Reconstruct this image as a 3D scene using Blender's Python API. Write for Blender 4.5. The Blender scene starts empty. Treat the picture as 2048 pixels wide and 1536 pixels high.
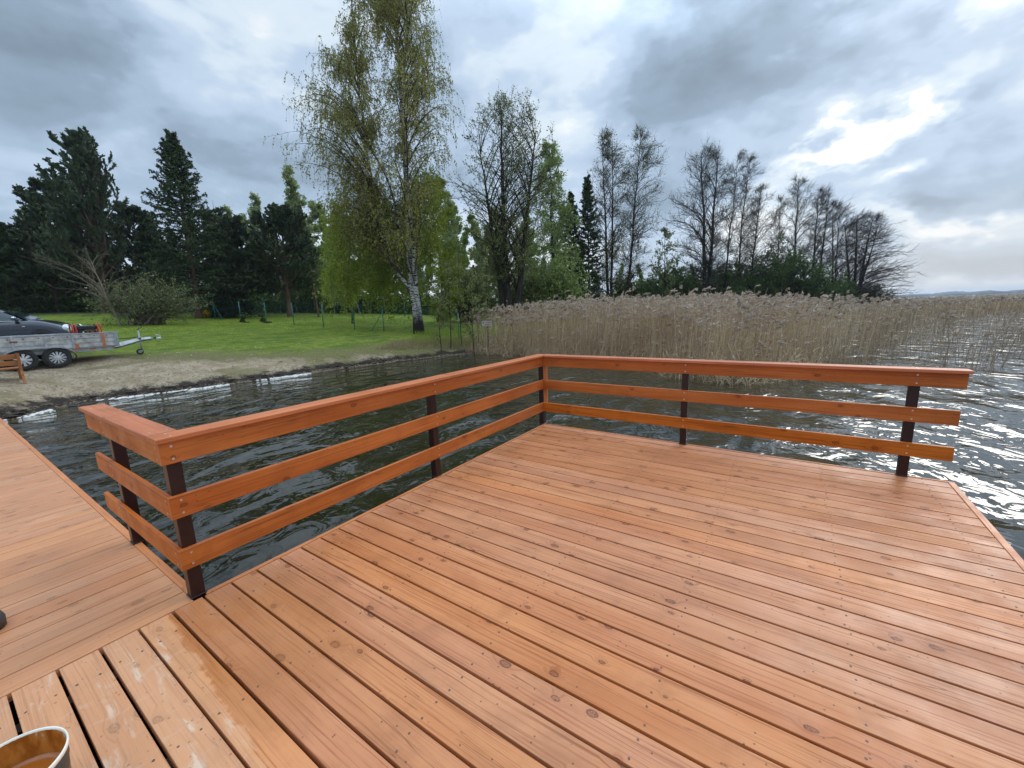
import bpy, math, random
import numpy as np
from mathutils import Vector, Matrix
SC = bpy.context.scene
COL = SC.collection
rng = np.random.default_rng(7)
R = math.radians
# ------------------------------------------------------------------ camera
CAM = np.array([2.81783378, -0.74447397, 1.62745907])
FW = np.array([-0.55485121, 0.81272995, -0.17779249])
RR = np.array([0.82888852, 0.55835427, -0.03441407])
UU = np.array([-0.07130185, 0.16646484, 0.98346607])
F = 816.0537685
def D(px, py): return FW + RR*(px-1024)/F + UU*(768-py)/F
def at(px, py, dep): return CAM + D(px, py)*dep
def onz(px, py, z):
    d = D(px, py); return CAM + d*((z-CAM[2])/d[2])
cam = bpy.data.cameras.new('camera'); co = bpy.data.objects.new('camera', cam); COL.objects.link(co)
cam.sensor_width = 36; cam.lens = F/2048*36; cam.clip_start = .05; cam.clip_end = 6000
m = Matrix.Identity(4)
for i in range(3):
    m[i][0] = RR[i]; m[i][1] = UU[i]; m[i][2] = -FW[i]; m[i][3] = CAM[i]
co.matrix_world = m
SC.camera = co
SC.view_settings.view_transform = 'Standard'; SC.view_settings.look = 'None'
SC.view_settings.exposure = 0.0; SC.view_settings.gamma = 1
# ------------------------------------------------------------------ node helper
class NT:
    def __init__(s, tree): s.t = tree; s.n = tree.nodes; s.l = tree.links
    def add(s, typ, inp=None, out=0, **props):
        n = s.n.new(typ)
        for k, v in props.items(): setattr(n, k, v)
        for k, v in (inp or {}).items():
            sk = n.inputs[k]
            if isinstance(v, tuple) and len(v) == 2 and hasattr(v[0], 'outputs'): s.l.new(v[0].outputs[v[1]], sk)
            elif hasattr(v, 'outputs'): s.l.new(v.outputs[0], sk)
            else:
                if isinstance(v, (tuple, list)) and len(v) == 3 and sk.type == 'RGBA': v = (*v, 1)
                sk.default_value = v
        return n
    def math(s, op, a, b=None, c=None, clamp=False):
        i = {0: a}
        if b is not None: i[1] = b
        if c is not None: i[2] = c
        return s.add('ShaderNodeMath', i, operation=op, use_clamp=clamp)
    def mix(s, f, a, b, mode='MIX'):
        n = s.n.new('ShaderNodeMix'); n.data_type = 'RGBA'; n.blend_type = mode
        for idx, v in ((0, f), (6, a), (7, b)):
            sk = n.inputs[idx]
            if isinstance(v, tuple) and len(v) == 2 and hasattr(v[0], 'outputs'): s.l.new(v[0].outputs[v[1]], sk)
            elif hasattr(v, 'outputs'): s.l.new((v.outputs[2] if v.bl_idname == 'ShaderNodeMix' else v.outputs[0]), sk)
            else: sk.default_value = (*v, 1) if isinstance(v, (tuple, list)) and len(v) == 3 else v
        return (n, 2)
    def noise(s, vec, scale, detail=4, rough=.55, dist=0):
        i = {'Scale': scale, 'Detail': detail, 'Roughness': rough, 'Distortion': dist}
        if vec is not None: i['Vector'] = vec
        return s.add('ShaderNodeTexNoise', i)
    def ss(s, v, a, b, lo=0., hi=1.):
        return s.add('ShaderNodeMapRange', {0: v, 1: a, 2: b, 3: lo, 4: hi}, interpolation_type='SMOOTHSTEP')
    def ramp(s, fac, stops):
        n = s.add('ShaderNodeValToRGB', {0: fac}); e = n.color_ramp.elements
        while len(e) < len(stops): e.new(.5)
        for q, (p, c) in zip(e, stops): q.position = p; q.color = (*c, 1) if len(c) == 3 else c
        return n
    def mapv(s, vec, scale=(1, 1, 1), loc=(0, 0, 0), rot=(0, 0, 0)):
        return s.add('ShaderNodeMapping', {'Vector': vec, 'Scale': scale, 'Location': loc, 'Rotation': rot})
def new_mat(name):
    mt = bpy.data.materials.new(name); mt.use_nodes = True; t = mt.node_tree
    for n in list(t.nodes): t.nodes.remove(n)
    g = NT(t); g.out = g.add('ShaderNodeOutputMaterial'); g.b = g.add('ShaderNodeBsdfPrincipled')
    t.links.new(g.b.outputs[0], g.out.inputs[0])
    return mt, g
def setb(g, k, v):
    if isinstance(v, tuple) and len(v) == 2 and hasattr(v[0], 'outputs'): g.l.new(v[0].outputs[v[1]], g.b.inputs[k])
    elif hasattr(v, 'outputs'): g.l.new(v.outputs[0], g.b.inputs[k])
    else: g.b.inputs[k].default_value = (*v, 1) if isinstance(v, (tuple, list)) and len(v) == 3 else v
def simple(name, col, rough=.5, metal=0., var=.12, scale=8., spec=.5, bump=0.):
    mt, g = new_mat(name)
    tc = g.add('ShaderNodeTexCoord')
    nz = g.noise((tc, 3), scale, 5)
    c = g.mix(g.ss(nz, .3, .7), tuple(x*(1-var) for x in col), tuple(min(1, x*(1+var)) for x in col))
    setb(g, 'Base Color', c); setb(g, 'Roughness', g.ss(nz, .2, .8, rough*.85, min(1, rough*1.15))); setb(g, 'Metallic', metal)
    setb(g, 'Specular IOR Level', spec)
    if bump:
        setb(g, 'Normal', g.add('ShaderNodeBump', {'Height': g.noise((tc, 3), scale*4, 4), 'Strength': bump, 'Distance': .02}))
    return mt
# ------------------------------------------------------------------ mesh helpers
def mk(name, V, Fc, mat, parent=None, attrs=None, uv=None, smooth=False, matidx=None, loc=None):
    """V (n,3); Fc: list of faces or int array (m,k). attrs: {name: (n,) or (n,3)}"""
    me = bpy.data.meshes.new(name)
    V = np.asarray(V, dtype=np.float32)
    if loc is not None: V = V - np.asarray(loc, dtype=np.float32)
    if isinstance(Fc, np.ndarray):
        nf, k = Fc.shape
        me.vertices.add(len(V)); me.vertices.foreach_set('co', V.ravel())
        me.loops.add(nf*k); me.loops.foreach_set('vertex_index', Fc.astype(np.int32).ravel())
        me.polygons.add(nf); me.polygons.foreach_set('loop_start', np.arange(0, nf*k, k, dtype=np.int32))
        me.polygons.foreach_set('loop_total', np.full(nf, k, dtype=np.int32))
        me.update(calc_edges=True)
    else:
        me.from_pydata(V.tolist(), [], [list(map(int, f)) for f in Fc]); me.update()
    if uv is not None:   # per-vertex uv
        ul = me.uv_layers.new(name='UVMap'); li = np.empty(len(me.loops), dtype=np.int32); me.loops.foreach_get('vertex_index', li)
        ul.data.foreach_set('uv', np.asarray(uv, dtype=np.float32)[li].ravel())
    for k, v in (attrs or {}).items():
        v = np.asarray(v, dtype=np.float32)
        if v.ndim == 1: a = me.attributes.new(k, 'FLOAT', 'POINT'); a.data.foreach_set('value', v)
        else: a = me.attributes.new(k, 'FLOAT_VECTOR', 'POINT'); a.data.foreach_set('vector', v.ravel())
    for mm in (mat if isinstance(mat, (list, tuple)) else [mat]): me.materials.append(mm)
    if matidx is not None: me.polygons.foreach_set('material_index', np.asarray(matidx, dtype=np.int32))
    if smooth: me.polygons.foreach_set('use_smooth', np.ones(len(me.polygons), dtype=bool))
    o = bpy.data.objects.new(name, me); COL.objects.link(o)
    if parent is not None:
        o.parent = parent
        if loc is not None: o.location = tuple(float(x) for x in (np.asarray(loc)-np.asarray(parent.location)))
        else: o.location = tuple(-x for x in parent.location) if parent.parent is None and parent.type == 'EMPTY' else (0, 0, 0)
    elif loc is not None: o.location = tuple(float(x) for x in loc)
    return o
def tag(o, label=None, cat=None, group=None, kind=None):
    if label: o['label'] = label
    if cat: o['category'] = cat
    if group: o['group'] = group
    if kind: o['kind'] = kind
    return o
def empty(name, loc, label, cat, group=None):
    o = bpy.data.objects.new(name, None); COL.objects.link(o); o.location = tuple(float(x) for x in loc)
    o.empty_display_size = .3
    return tag(o, label, cat, group)
class MB:
    """polygon accumulator with per-vertex uv and random number"""
    def __init__(s): s.V = []; s.F = []; s.U = []; s.A = []; s.M = []
    def add(s, V, Fc, U=None, a=0., mi=0):
        b = len(s.V); s.V += [tuple(map(float, v)) for v in V]; s.F += [[b+i for i in f] for f in Fc]
        s.U += (U if U is not None else [(0, 0)]*len(V)); s.A += [a]*len(V); s.M += [mi]*len(Fc)
    def box(s, lo, hi, ch=0., mi=0, a=0., M=None):
        x0, y0, z0 = lo; x1, y1, z1 = hi
        if ch <= 0:
            V = [(x0,y0,z0),(x1,y0,z0),(x1,y1,z0),(x0,y1,z0),(x0,y0,z1),(x1,y0,z1),(x1,y1,z1),(x0,y1,z1)]
            Fc = [(3,2,1,0),(4,5,6,7),(0,1,5,4),(1,2,6,5),(2,3,7,6),(3,0,4,7)]
        else:
            V = []; Fc = []; c = ch
            idx = {}
            for sx in (0, 1):
                for sy in (0, 1):
                    for sz in (0, 1):
                        X = (x0, x1)[sx]; Y = (y0, y1)[sy]; Z = (z0, z1)[sz]; ix = (c, -c)[sx]; iy = (c, -c)[sy]; iz = (c, -c)[sz]
                        idx[sx,sy,sz,0] = len(V); V.append((X, Y+iy, Z+iz))
                        idx[sx,sy,sz,1] = len(V); V.append((X+ix, Y, Z+iz))
                        idx[sx,sy,sz,2] = len(V); V.append((X+ix, Y+iy, Z))
            for q in (0, 1):
                f = [idx[q,a_,b_,0] for a_, b_ in ((0,0),(1,0),(1,1),(0,1))]; Fc.append(f if q else f[::-1])
                f = [idx[a_,q,b_,1] for a_, b_ in ((0,0),(0,1),(1,1),(1,0))]; Fc.append(f if q else f[::-1])
                f = [idx[a_,b_,q,2] for a_, b_ in ((0,0),(1,0),(1,1),(0,1))]; Fc.append(f if q else f[::-1])
            for p in (0, 1):
                for q in (0, 1):
                    Fc.append([idx[0,p,q,1], idx[1,p,q,1], idx[1,p,q,2], idx[0,p,q,2]])
                    Fc.append([idx[p,0,q,0], idx[p,1,q,0], idx[p,1,q,2], idx[p,0,q,2]])
                    Fc.append([idx[p,q,0,0], idx[p,q,1,0], idx[p,q,1,1], idx[p,q,0,1]])
            for k in [(i,j,l) for i in (0,1) for j in (0,1) for l in (0,1)]:
                Fc.append([idx[(*k, 0)], idx[(*k, 1)], idx[(*k, 2)]])
        if M is not None: V = [tuple(M @ Vector(v)) for v in V]
        s.add(V, Fc, None, a, mi)
    def plank(s, p0, p1, side, w, t, ch=.003, rnd=0., mi=0):
        """board from p0 to p1 (centre of the bottom), side = across direction, up = axis x side"""
        p0 = np.array(p0, float); p1 = np.array(p1, float); ax = p1-p0; L = np.linalg.norm(ax); ax /= L
        sd = np.array(side, float); sd /= np.linalg.norm(sd); up = np.cross(ax, sd)
        h = w/2
        prof = [(-h, 0), (h, 0), (h, t-ch), (h-ch*.35, t-ch*.35), (h-ch, t), (-h+ch, t), (-h+ch*.35, t-ch*.35), (-h, t-ch)]
        n = len(prof); K = max(1, int(L/1.2)); V = []; U = []; off = rnd*37.7
        for k in range(K+1):
            for q, (a, b) in enumerate(prof):
                V.append(p0+ax*L*k/K+sd*a+up*b); U.append((L*k/K+off, a + (0 if b > t*.5 else (.2+b))))
        Fc = [[k*n+i, k*n+(i+1) % n, (k+1)*n+(i+1) % n, (k+1)*n+i] for k in range(K) for i in range(n)]
        Fc += [list(range(n))[::-1], [K*n+i for i in range(n)]]
        if np.dot(np.cross(ax, sd), up) > 0: pass
        s.add(V, Fc, U, rnd, mi)
    def cyl(s, p0, p1, r0, r1=None, n=12, mi=0, caps=True, a=0.):
        if r1 is None: r1 = r0
        p0 = np.array(p0, float); p1 = np.array(p1, float); ax = p1-p0; ax /= np.linalg.norm(ax)
        q = np.array([1, 0, 0]) if abs(ax[0]) < .8 else np.array([0, 1, 0]); e1 = np.cross(ax, q); e1 /= np.linalg.norm(e1); e2 = np.cross(ax, e1)
        V = [p+r*(e1*math.cos(2*math.pi*i/n)+e2*math.sin(2*math.pi*i/n)) for p, r in ((p0, r0), (p1, r1)) for i in range(n)]
        Fc = [[i, (i+1) % n, n+(i+1) % n, n+i] for i in range(n)]
        if caps: Fc += [list(range(n))[::-1], [n+i for i in range(n)]]
        s.add(V, Fc, None, a, mi)
    def lathe(s, c, ax, prof, n=24, mi=0, a=0.):
        c = np.array(c, float); ax = np.array(ax, float); ax /= np.linalg.norm(ax)
        q = np.array([0, 0, 1.]) if abs(ax[2]) < .8 else np.array([1., 0, 0]); e1 = np.cross(ax, q); e1 /= np.linalg.norm(e1); e2 = np.cross(ax, e1)
        V = [c+ax*h+r*(e1*math.cos(2*math.pi*i/n)+e2*math.sin(2*math.pi*i/n)) for (r, h) in prof for i in range(n)]
        Fc = [[k*n+i, k*n+(i+1) % n, (k+1)*n+(i+1) % n, (k+1)*n+i] for k in range(len(prof)-1) for i in range(n)]
        s.add(V, Fc, None, a, mi)
    def build(s, name, mat, parent=None, smooth=False, loc=None):
        return mk(name, s.V, s.F, mat, parent, {'rnd': s.A}, s.U, smooth, s.M if isinstance(mat, (list, tuple)) else None, loc)
# polylines (N,K,3) + radii (N,K) -> tubes
def tubes(P, Rd, S, a=None):
    P = np.asarray(P); N, K, _ = P.shape
    T = np.empty_like(P); T[:, 1:-1] = P[:, 2:]-P[:, :-2]; T[:, 0] = P[:, 1]-P[:, 0]; T[:, -1] = P[:, -1]-P[:, -2]
    T /= np.linalg.norm(T, axis=2, keepdims=True)+1e-9
    ref = np.where(np.abs(T[:, :1, 2:3]) > .9, np.array([[[1., 0, 0]]]), np.array([[[0, 0, 1.]]]))
    ref = np.broadcast_to(ref, T.shape)
    e1 = np.cross(T, ref); e1 /= np.linalg.norm(e1, axis=2, keepdims=True)+1e-9; e2 = np.cross(T, e1)
    an = np.arange(S)*2*np.pi/S
    V = P[:, :, None]+Rd[:, :, None, None]*(e1[:, :, None]*np.cos(an)[None, None, :, None]+e2[:, :, None]*np.sin(an)[None, None, :, None])
    base = (np.arange(N)[:, None, None]*K+np.arange(K-1)[None, :, None])*S
    i = np.arange(S)[None, None]; j = (i+1) % S
    Fc = np.stack([base+i, base+j, base+S+j, base+S+i], axis=-1).reshape(-1, 4)
    A = np.repeat(rng.random(N) if a is None else a, K*S)
    return V.reshape(-1, 3), Fc, A
def join(parts):
    V = []; Fc = []; A = []; b = 0
    for v, f, a in parts:
        V.append(v); Fc.append(f+b); A.append(a); b += len(v)
    return np.concatenate(V), np.concatenate(Fc), np.concatenate(A)
def rand_dirs(n):
    v = rng.normal(size=(n, 3)); return v/np.linalg.norm(v, axis=1, keepdims=True)
def quads(C, A1, A2):
    """quads centred C with half axes A1,A2"""
    V = np.stack([C-A1-A2, C+A1-A2, C+A1+A2, C-A1+A2], axis=1).reshape(-1, 3)
    return V, np.arange(len(V)).reshape(-1, 4)
# ------------------------------------------------------------------ sky and light
SUN_AZ, SUN_EL = R(14), R(31)
w = bpy.data.worlds.new('World'); SC.world = w; w.use_nodes = True
for n in list(w.node_tree.nodes): w.node_tree.nodes.remove(n)
g = NT(w.node_tree)
tc = g.add('ShaderNodeTexCoord'); gen = (tc, 0)
sep = g.add('ShaderNodeSeparateXYZ', {0: gen})
az = g.math('MULTIPLY', g.math('ARCTAN2', (sep, 0), (sep, 1)), 180/math.pi)
el = g.math('MULTIPLY', g.math('ARCSINE', (sep, 2)), 180/math.pi)
zz = g.math('ADD', g.math('MAXIMUM', (sep, 2), 0.), .13)
cp = g.add('ShaderNodeCombineXYZ', {0: g.math('DIVIDE', (sep, 0), zz), 1: g.math('DIVIDE', (sep, 1), zz), 2: 0.})
cpm = g.mapv(cp, (1., 1., 1.), rot=(0, 0, R(25)))
n1 = g.noise(cpm, .62, 3, .45, .2)
n3 = g.noise(g.mapv(gen, (1, 1, 2.0), (1, 5, 2), rot=(.0, .22, 0)), 4.2, 4, .5, .35)
n4 = g.noise(g.mapv(gen, (1, 1, 2.2), (4, 2, 7), rot=(.0, .2, 0)), 13., 5, .55, .3)
wp = g.add('ShaderNodeSeparateXYZ', {0: (g.noise(g.mapv(gen, (1, 1, 1.6)), 7., 4, .6), 1)})
az = g.math('ADD', az, g.math('MULTIPLY', g.math('SUBTRACT', (wp, 0), .5), 17.)); el = g.math('ADD', el, g.math('MULTIPLY', g.math('SUBTRACT', (wp, 1), .5), 9.))
def lobe(a0, e0, sa, se, wgt, rot=0):
    da = g.math('SUBTRACT', az, a0); de = g.math('SUBTRACT', el, e0)
    if rot:
        c, s_ = math.cos(R(rot)), math.sin(R(rot))
        u_ = g.math('ADD', g.math('MULTIPLY', da, c), g.math('MULTIPLY', de, s_)); v_ = g.math('SUBTRACT', g.math('MULTIPLY', de, c), g.math('MULTIPLY', da, s_))
    else: u_, v_ = da, de
    q = g.math('ADD', g.math('POWER', g.math('ABSOLUTE', g.math('DIVIDE', u_, sa)), 2.), g.math('POWER', g.math('ABSOLUTE', g.math('DIVIDE', v_, se)), 2.))
    return g.math('MULTIPLY', g.math('EXPONENT', g.math('MULTIPLY', q, -1.)), wgt)
v = g.math('ADD', g.math('MULTIPLY', n1, .42), g.math('MULTIPLY', n3, .62))
v = g.math('ADD', v, g.math('MULTIPLY', n4, .19))
v = g.math('SUBTRACT', v, .115)
lobes = [(-9, 25, 14, 5.5, -.27, 12), (-79, 22, 7, 4, -.20), (-58, 17, 14, 4, -.07), (-24, 24, 9, 6, .10), (-66, 26, 9, 5, .07),
         (-30, 8, 26, 4, .10), (3.5, 15.4, 6.0, 1.4, .40, 22), (9.5, 16.5, 2.4, 1.6, .26), (7, 12.2, 3.5, 1.0, .2, 20), (14, 28, 8, 3.2, .40), (15, 23.5, 3, 2, .2),
         (13, 8.6, 6.5, 2.2, -.15, -8), (13, 12.5, 6, 2.2, -.07), (9.5, 19.5, 6, 1.6, .10, 10), (12, 4.9, 3.6, .7, .22, 5), (8.4, 6.8, 3.2, 1.0, .2, -30), (11, 2.6, 8, 1.0, -.10), (14, .8, 14, .9, .24), (0, 10, 9, 4, .12), (-55, 4, 40, 3, .12)]
for lb in lobes: v = g.math('ADD', v, lobe(*lb))
cloud = g.ramp(g.ss(v, 0., 1.), [(0., (.22, .29, .365)), (.28, (.32, .42, .54)), (.42, (.43, .56, .72)), (.56, (.56, .70, .88)), (.70, (.76, .88, .99)), (.85, (1, 1.03, 1.06)), (1., (1, 1, 1))])
cloud.color_ramp.interpolation = 'EASE'
# cloud thins towards the sun: much brighter than white there
sunf = g.math('ADD', lobe(14, 33, 34, 20, 1.), 0.)
boost = g.math('ADD', 1., g.math('MULTIPLY', g.math('MULTIPLY', g.ss(v, .62, 1.0), sunf), 1.4))
zen = g.ss((sep, 2), .50, .80, 1.0, 2.7)     # overhead sky, out of frame: brightness added to light the deck and water
boost = g.math('MULTIPLY', boost, zen)
glow = g.math('MULTIPLY', lobe(13, 42, 28, 9.5, 1.), 4.2); boost = g.math('ADD', boost, glow)
warm = g.mix(g.math('MULTIPLY', lobe(12, 1.5, 30, 5, .55), 1.), cloud, (.74, .74, .74))
cc = g.add('ShaderNodeVectorMath', {0: warm, 3: boost}, operation='SCALE')
sky = g.add('ShaderNodeTexSky', sky_type='NISHITA', sun_disc=False, sun_elevation=SUN_EL, sun_rotation=SUN_AZ)
skb = g.add('ShaderNodeBackground', {0: sky, 1: .08})
clb = g.add('ShaderNodeBackground', {0: cc, 1: 1.0})
mx = g.add('ShaderNodeMixShader', {0: .93, 1: skb, 2: clb})
g.add('ShaderNodeOutputWorld', {0: mx})
w.cycles.sampling_method = 'MANUAL'; w.cycles.sample_map_resolution = 1024
sd = bpy.data.lights.new('sun', 'SUN'); sd.energy = .9; sd.angle = R(20); sd.color = (1, .95, .88)
so = bpy.data.objects.new('sun', sd); COL.objects.link(so)
sv = Vector((math.sin(SUN_AZ)*math.cos(SUN_EL), math.cos(SUN_AZ)*math.cos(SUN_EL), math.sin(SUN_EL)))
so.rotation_euler = sv.to_track_quat('Z', 'Y').to_euler(); so.location = (5, 5, 30)
# ------------------------------------------------------------------ wood
def wood(name, c_light, c_mid, c_dark, rough, hue_var, knots=1., wear=False, greyv=.0):
    mt, g = new_mat(name)
    uv = g.add('ShaderNodeUVMap', uv_map='UVMap'); rnd = g.add('ShaderNodeAttribute', attribute_name='rnd'); rf = (rnd, 2)
    tc = g.add('ShaderNodeTexCoord'); obj = (tc, 3)
    shf = g.add('ShaderNodeCombineXYZ', {0: g.math('MULTIPLY', rf, 53.), 1: g.math('MULTIPLY', rf, 17.), 2: g.math('MULTIPLY', rf, 91.)})
    P = g.add('ShaderNodeVectorMath', {0: uv, 1: shf}, operation='ADD')
    # knots
    kv = g.mapv(P, (7., 12., 1.)); kv2 = g.add('ShaderNodeVectorMath', {0: kv, 1: g.add('ShaderNodeVectorMath', {0: (g.noise(P, 9, 2), 1), 3: .25}, operation='SCALE')}, operation='ADD')
    vo = g.add('ShaderNodeTexVoronoi', {'Vector': kv2, 'Scale': 1.}, voronoi_dimensions='2D')
    sel = g.add('ShaderNodeSeparateXYZ', {0: (vo, 1)})
    pick = g.ss((sel, 0), .86, .88)
    kd = (vo, 0)
    size = g.math('ADD', .06, g.math('MULTIPLY', (sel, 1), .12))
    kn = g.math('DIVIDE', kd, size)
    core = g.math('MULTIPLY', g.ss(kn, 1.15, .55), pick)
    ring = g.math('MULTIPLY', g.math('MULTIPLY', g.ss(kn, .7, 1.0), g.ss(kn, 1.5, 1.05)), pick)
    halo = g.math('MULTIPLY', g.ss(kn, 4.5, .8), pick)
    # grain, bent round the knots
    sp = g.add('ShaderNodeSeparateXYZ', {0: P})
    vv = g.math('ADD', (sp, 1), g.math('MULTIPLY', halo, .035))
    low = g.noise(g.add('ShaderNodeCombineXYZ', {0: g.math('MULTIPLY', (sp, 0), .9), 1: g.math('MULTIPLY', vv, 6.), 2: rf}), 1., 3, .5)
    vv2 = g.math('ADD', vv, g.math('MULTIPLY', low, .05))
    gr = g.noise(g.add('ShaderNodeCombineXYZ', {0: g.math('MULTIPLY', (sp, 0), 1.3), 1: g.math('MULTIPLY', vv2, 95.), 2: rf}), 1., 4, .6)
    fine = g.noise(g.add('ShaderNodeCombineXYZ', {0: g.math('MULTIPLY', (sp, 0), 14.), 1: g.math('MULTIPLY', vv2, 420.), 2: rf}), 1., 2, .6)
    blot = g.noise(P, 3.2, 5, .6, .4)
    col = g.mix(g.ss(low, .34, .66), c_mid, c_light)
    col = g.mix(g.math('MULTIPLY', g.ss(gr, .47, .70), .78), col, c_dark)
    col = g.mix(g.math('MULTIPLY', g.ss(blot, .48, .72), .42), col, tuple(x*.62 for x in c_mid))
    col = g.mix(g.math('MULTIPLY', g.ss(fine, .55, .75), .25), col, tuple(x*.75 for x in c_dark))
    # cracks along the board
    cr = g.noise(g.add('ShaderNodeCombineXYZ', {0: g.math('MULTIPLY', (sp, 0), .55), 1: g.math('MULTIPLY', vv2, 16.), 2: g.math('ADD', rf, 3.)}), 1., 2, .4)
    crk = g.math('MULTIPLY', g.ss(g.math('ABSOLUTE', g.math('SUBTRACT', cr, .5)), .006, .0), g.ss(blot, .45, .55))
    col = g.mix(g.math('MULTIPLY', crk, .55), col, tuple(x*.25 for x in c_dark))
    col = g.mix(g.math('MULTIPLY', halo, .25*knots), col, c_dark)
    cr2 = g.noise(P, 160., 3, .6)
    col = g.mix(g.math('MULTIPLY', core, g.ss(cr2, .35, .65, .25*knots, .8*knots)), col, (c_dark[0]*.50, c_dark[1]*.42, c_dark[2]*.30))
    col = g.mix(g.math('MULTIPLY', ring, g.ss(cr2, .3, .6, .3*knots, .9*knots)), col, (c_dark[0]*.20, c_dark[1]*.14, c_dark[2]*.10))
    # dirt specks
    speck = g.add('ShaderNodeTexVoronoi', {'Vector': P, 'Scale': 30.}, voronoi_dimensions='2D'); ssel = g.add('ShaderNodeSeparateXYZ', {0: (speck, 1)})
    spk = g.math('MULTIPLY', g.ss((speck, 0), .16, .07), g.ss((ssel, 0), .94, .96))
    col = g.mix(g.math('MULTIPLY', spk, .7*knots), col, tuple(x*.2 for x in c_dark))
    # board to board difference
    wn = g.add('ShaderNodeTexWhiteNoise', {1: rf}, noise_dimensions='1D'); ws = g.add('ShaderNodeSeparateXYZ', {0: (wn, 1)})
    hsv = g.add('ShaderNodeHueSaturation', {'Color': col, 'Hue': g.math('ADD', .5-hue_var*.5, g.math('MULTIPLY', (ws, 0), hue_var)), 'Saturation': g.math('ADD', .98, g.math('MULTIPLY', (ws, 1), .10)), 'Value': g.math('ADD', .93, g.math('MULTIPLY', (ws, 2), .13))})
    col = (hsv, 0); ro = g.ss(g.noise(P, 5., 4), .3, .7, rough-.08, rough+.1)
    if wear:
        so_ = g.add('ShaderNodeSeparateXYZ', {0: obj}); X, Y = (so_, 0), (so_, 1)
        big = g.noise(obj, 1.7, 4, .6, .3); med = g.noise(obj, 6.5, 5, .65, .6)
        # older, drier stain on the boards nearest the walkway
        yb = g.math('ADD', Y, g.math('ADD', g.math('MULTIPLY', g.math('SUBTRACT', med, .5), .13), g.math('MULTIPLY', g.math('SUBTRACT', X, .2), .07)))
        dry = g.math('MULTIPLY', g.math('MULTIPLY', g.ss(yb, -.17, -.205), g.ss(X, -.005, .005)), g.ss(g.math('ADD', X, g.math('MULTIPLY', big, .8)), 2.3, 1.7))
        col = g.mix(g.math('MULTIPLY', dry, .40), col, (.66, .37, .19))
        stk = g.noise(g.add('ShaderNodeCombineXYZ', {0: g.math('MULTIPLY', X, 2.2), 1: g.math('MULTIPLY', Y, 15.), 2: 0.}), 1., 5, .65, .5)
        pale = g.math('MULTIPLY', g.math('MULTIPLY', g.ss(stk, .53, .68), g.ss(med, .36, .56)), dry)
        col = g.mix(g.math('MULTIPLY', pale, .55), col, (.70, .58, .44))
        lines = g.add('ShaderNodeTexWave', {'Vector': obj, 'Scale': 1.9, 'Distortion': 5.5, 'Detail': 3., 'Detail Scale': 2.2}, bands_direction='X')
        col = g.mix(g.math('MULTIPLY', g.math('MULTIPLY', g.ss(lines, .93, 1.), g.ss(med, .45, .6)), g.math('MULTIPLY', dry, .12)), col, (.66, .55, .42))
        drop = g.add('ShaderNodeTexVoronoi', {'Vector': obj, 'Scale': 42.}); ds = g.add('ShaderNodeSeparateXYZ', {0: (drop, 1)})
        col = g.mix(g.math('MULTIPLY', g.math('MULTIPLY', g.ss((drop, 0), .26, .14), g.ss((ds, 0), .80, .84)), g.math('MULTIPLY', dry, .6)), col, (.20, .075, .03))
        # walkway: scuffed pale streaks along its boards
        wk = g.ss(X, .01, -.01)
        stw = g.noise(g.add('ShaderNodeCombineXYZ', {0: g.math('MULTIPLY', X, 34.), 1: g.math('MULTIPLY', Y, 1.3), 2: 4.}), 1., 5, .7, .2)
        col = g.mix(g.math('MULTIPLY', g.math('MULTIPLY', g.ss(stw, .58, .74), g.ss(big, .42, .6)), g.math('MULTIPLY', wk, .6)), col, (.72, .54, .40))
        col = g.mix(g.math('MULTIPLY', wk, .30), col, (.62, .34, .18))
        # still wet stain near the corner post
        dx = g.math('DIVIDE', g.math('SUBTRACT', X, .45), 1.0); dy = g.math('DIVIDE', g.math('SUBTRACT', Y, .0), .55)
        rr_ = g.math('ADD', g.math('POWER', g.math('ABSOLUTE', dx), 2.), g.math('POWER', g.math('ABSOLUTE', dy), 2.))
        wet = g.math('MULTIPLY', g.ss(g.math('ADD', rr_, g.math('MULTIPLY', med, .9)), 1.4, .8), g.math('MULTIPLY', g.ss(X, .0, .03), g.ss(dry, .6, .1)))
        col = g.mix(g.math('MULTIPLY', wet, .45), col, (.36, .13, .035))
        wm = g.math('MULTIPLY', wet, g.ss(g.noise(obj, 4., 4, .6), .42, .6))
        ro = g.math('SUBTRACT', ro, g.math('MULTIPLY', wm, .26))
        ro = g.math('SUBTRACT', ro, g.math('MULTIPLY', g.ss(big, .5, .68), .06))
    setb(g, 'Base Color', col); setb(g, 'Roughness', ro); setb(g, 'Specular IOR Level', .36)
    h = g.math('ADD', g.math('MULTIPLY', gr, .5), g.math('MULTIPLY', fine, .25)); h = g.math('SUBTRACT', h, g.math('MULTIPLY', crk, .8)); h = g.math('SUBTRACT', h, g.math('MULTIPLY', ring, .6))
    setb(g, 'Normal', g.add('ShaderNodeBump', {'Height': h, 'Strength': .35, 'Distance': .0025}))
    return mt
M_DECK = wood('stained_deck_wood', (.60, .252, .112), (.50, .188, .077), (.29, .084, .028), .49, .003, 1., True)
M_RAIL = wood('stained_rail_wood', (.56, .170, .042), (.45, .118, .026), (.25, .052, .010), .38, .004, .9)
M_CAP = wood('stained_cap_wood', (.62, .205, .085), (.54, .165, .065), (.40, .11, .040), .42, .003, .45)  # paler and pinker than the rails: sky sheen put into the colour
M_TRIM = wood('stained_trim_wood', (.64, .250, .105), (.56, .20, .080), (.40, .125, .045), .44, .004, .5)
M_BENCH = wood('bench_wood', (.42, .16, .045), (.33, .115, .03), (.2, .06, .015), .45, .01, .4)
M_DARKW = simple('wet_dark_timber', (.055, .028, .018), .7, var=.3)
M_POST = simple('dark_brown_painted_steel', (.020, .0052, .0048), .34, var=.15, scale=3)
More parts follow.
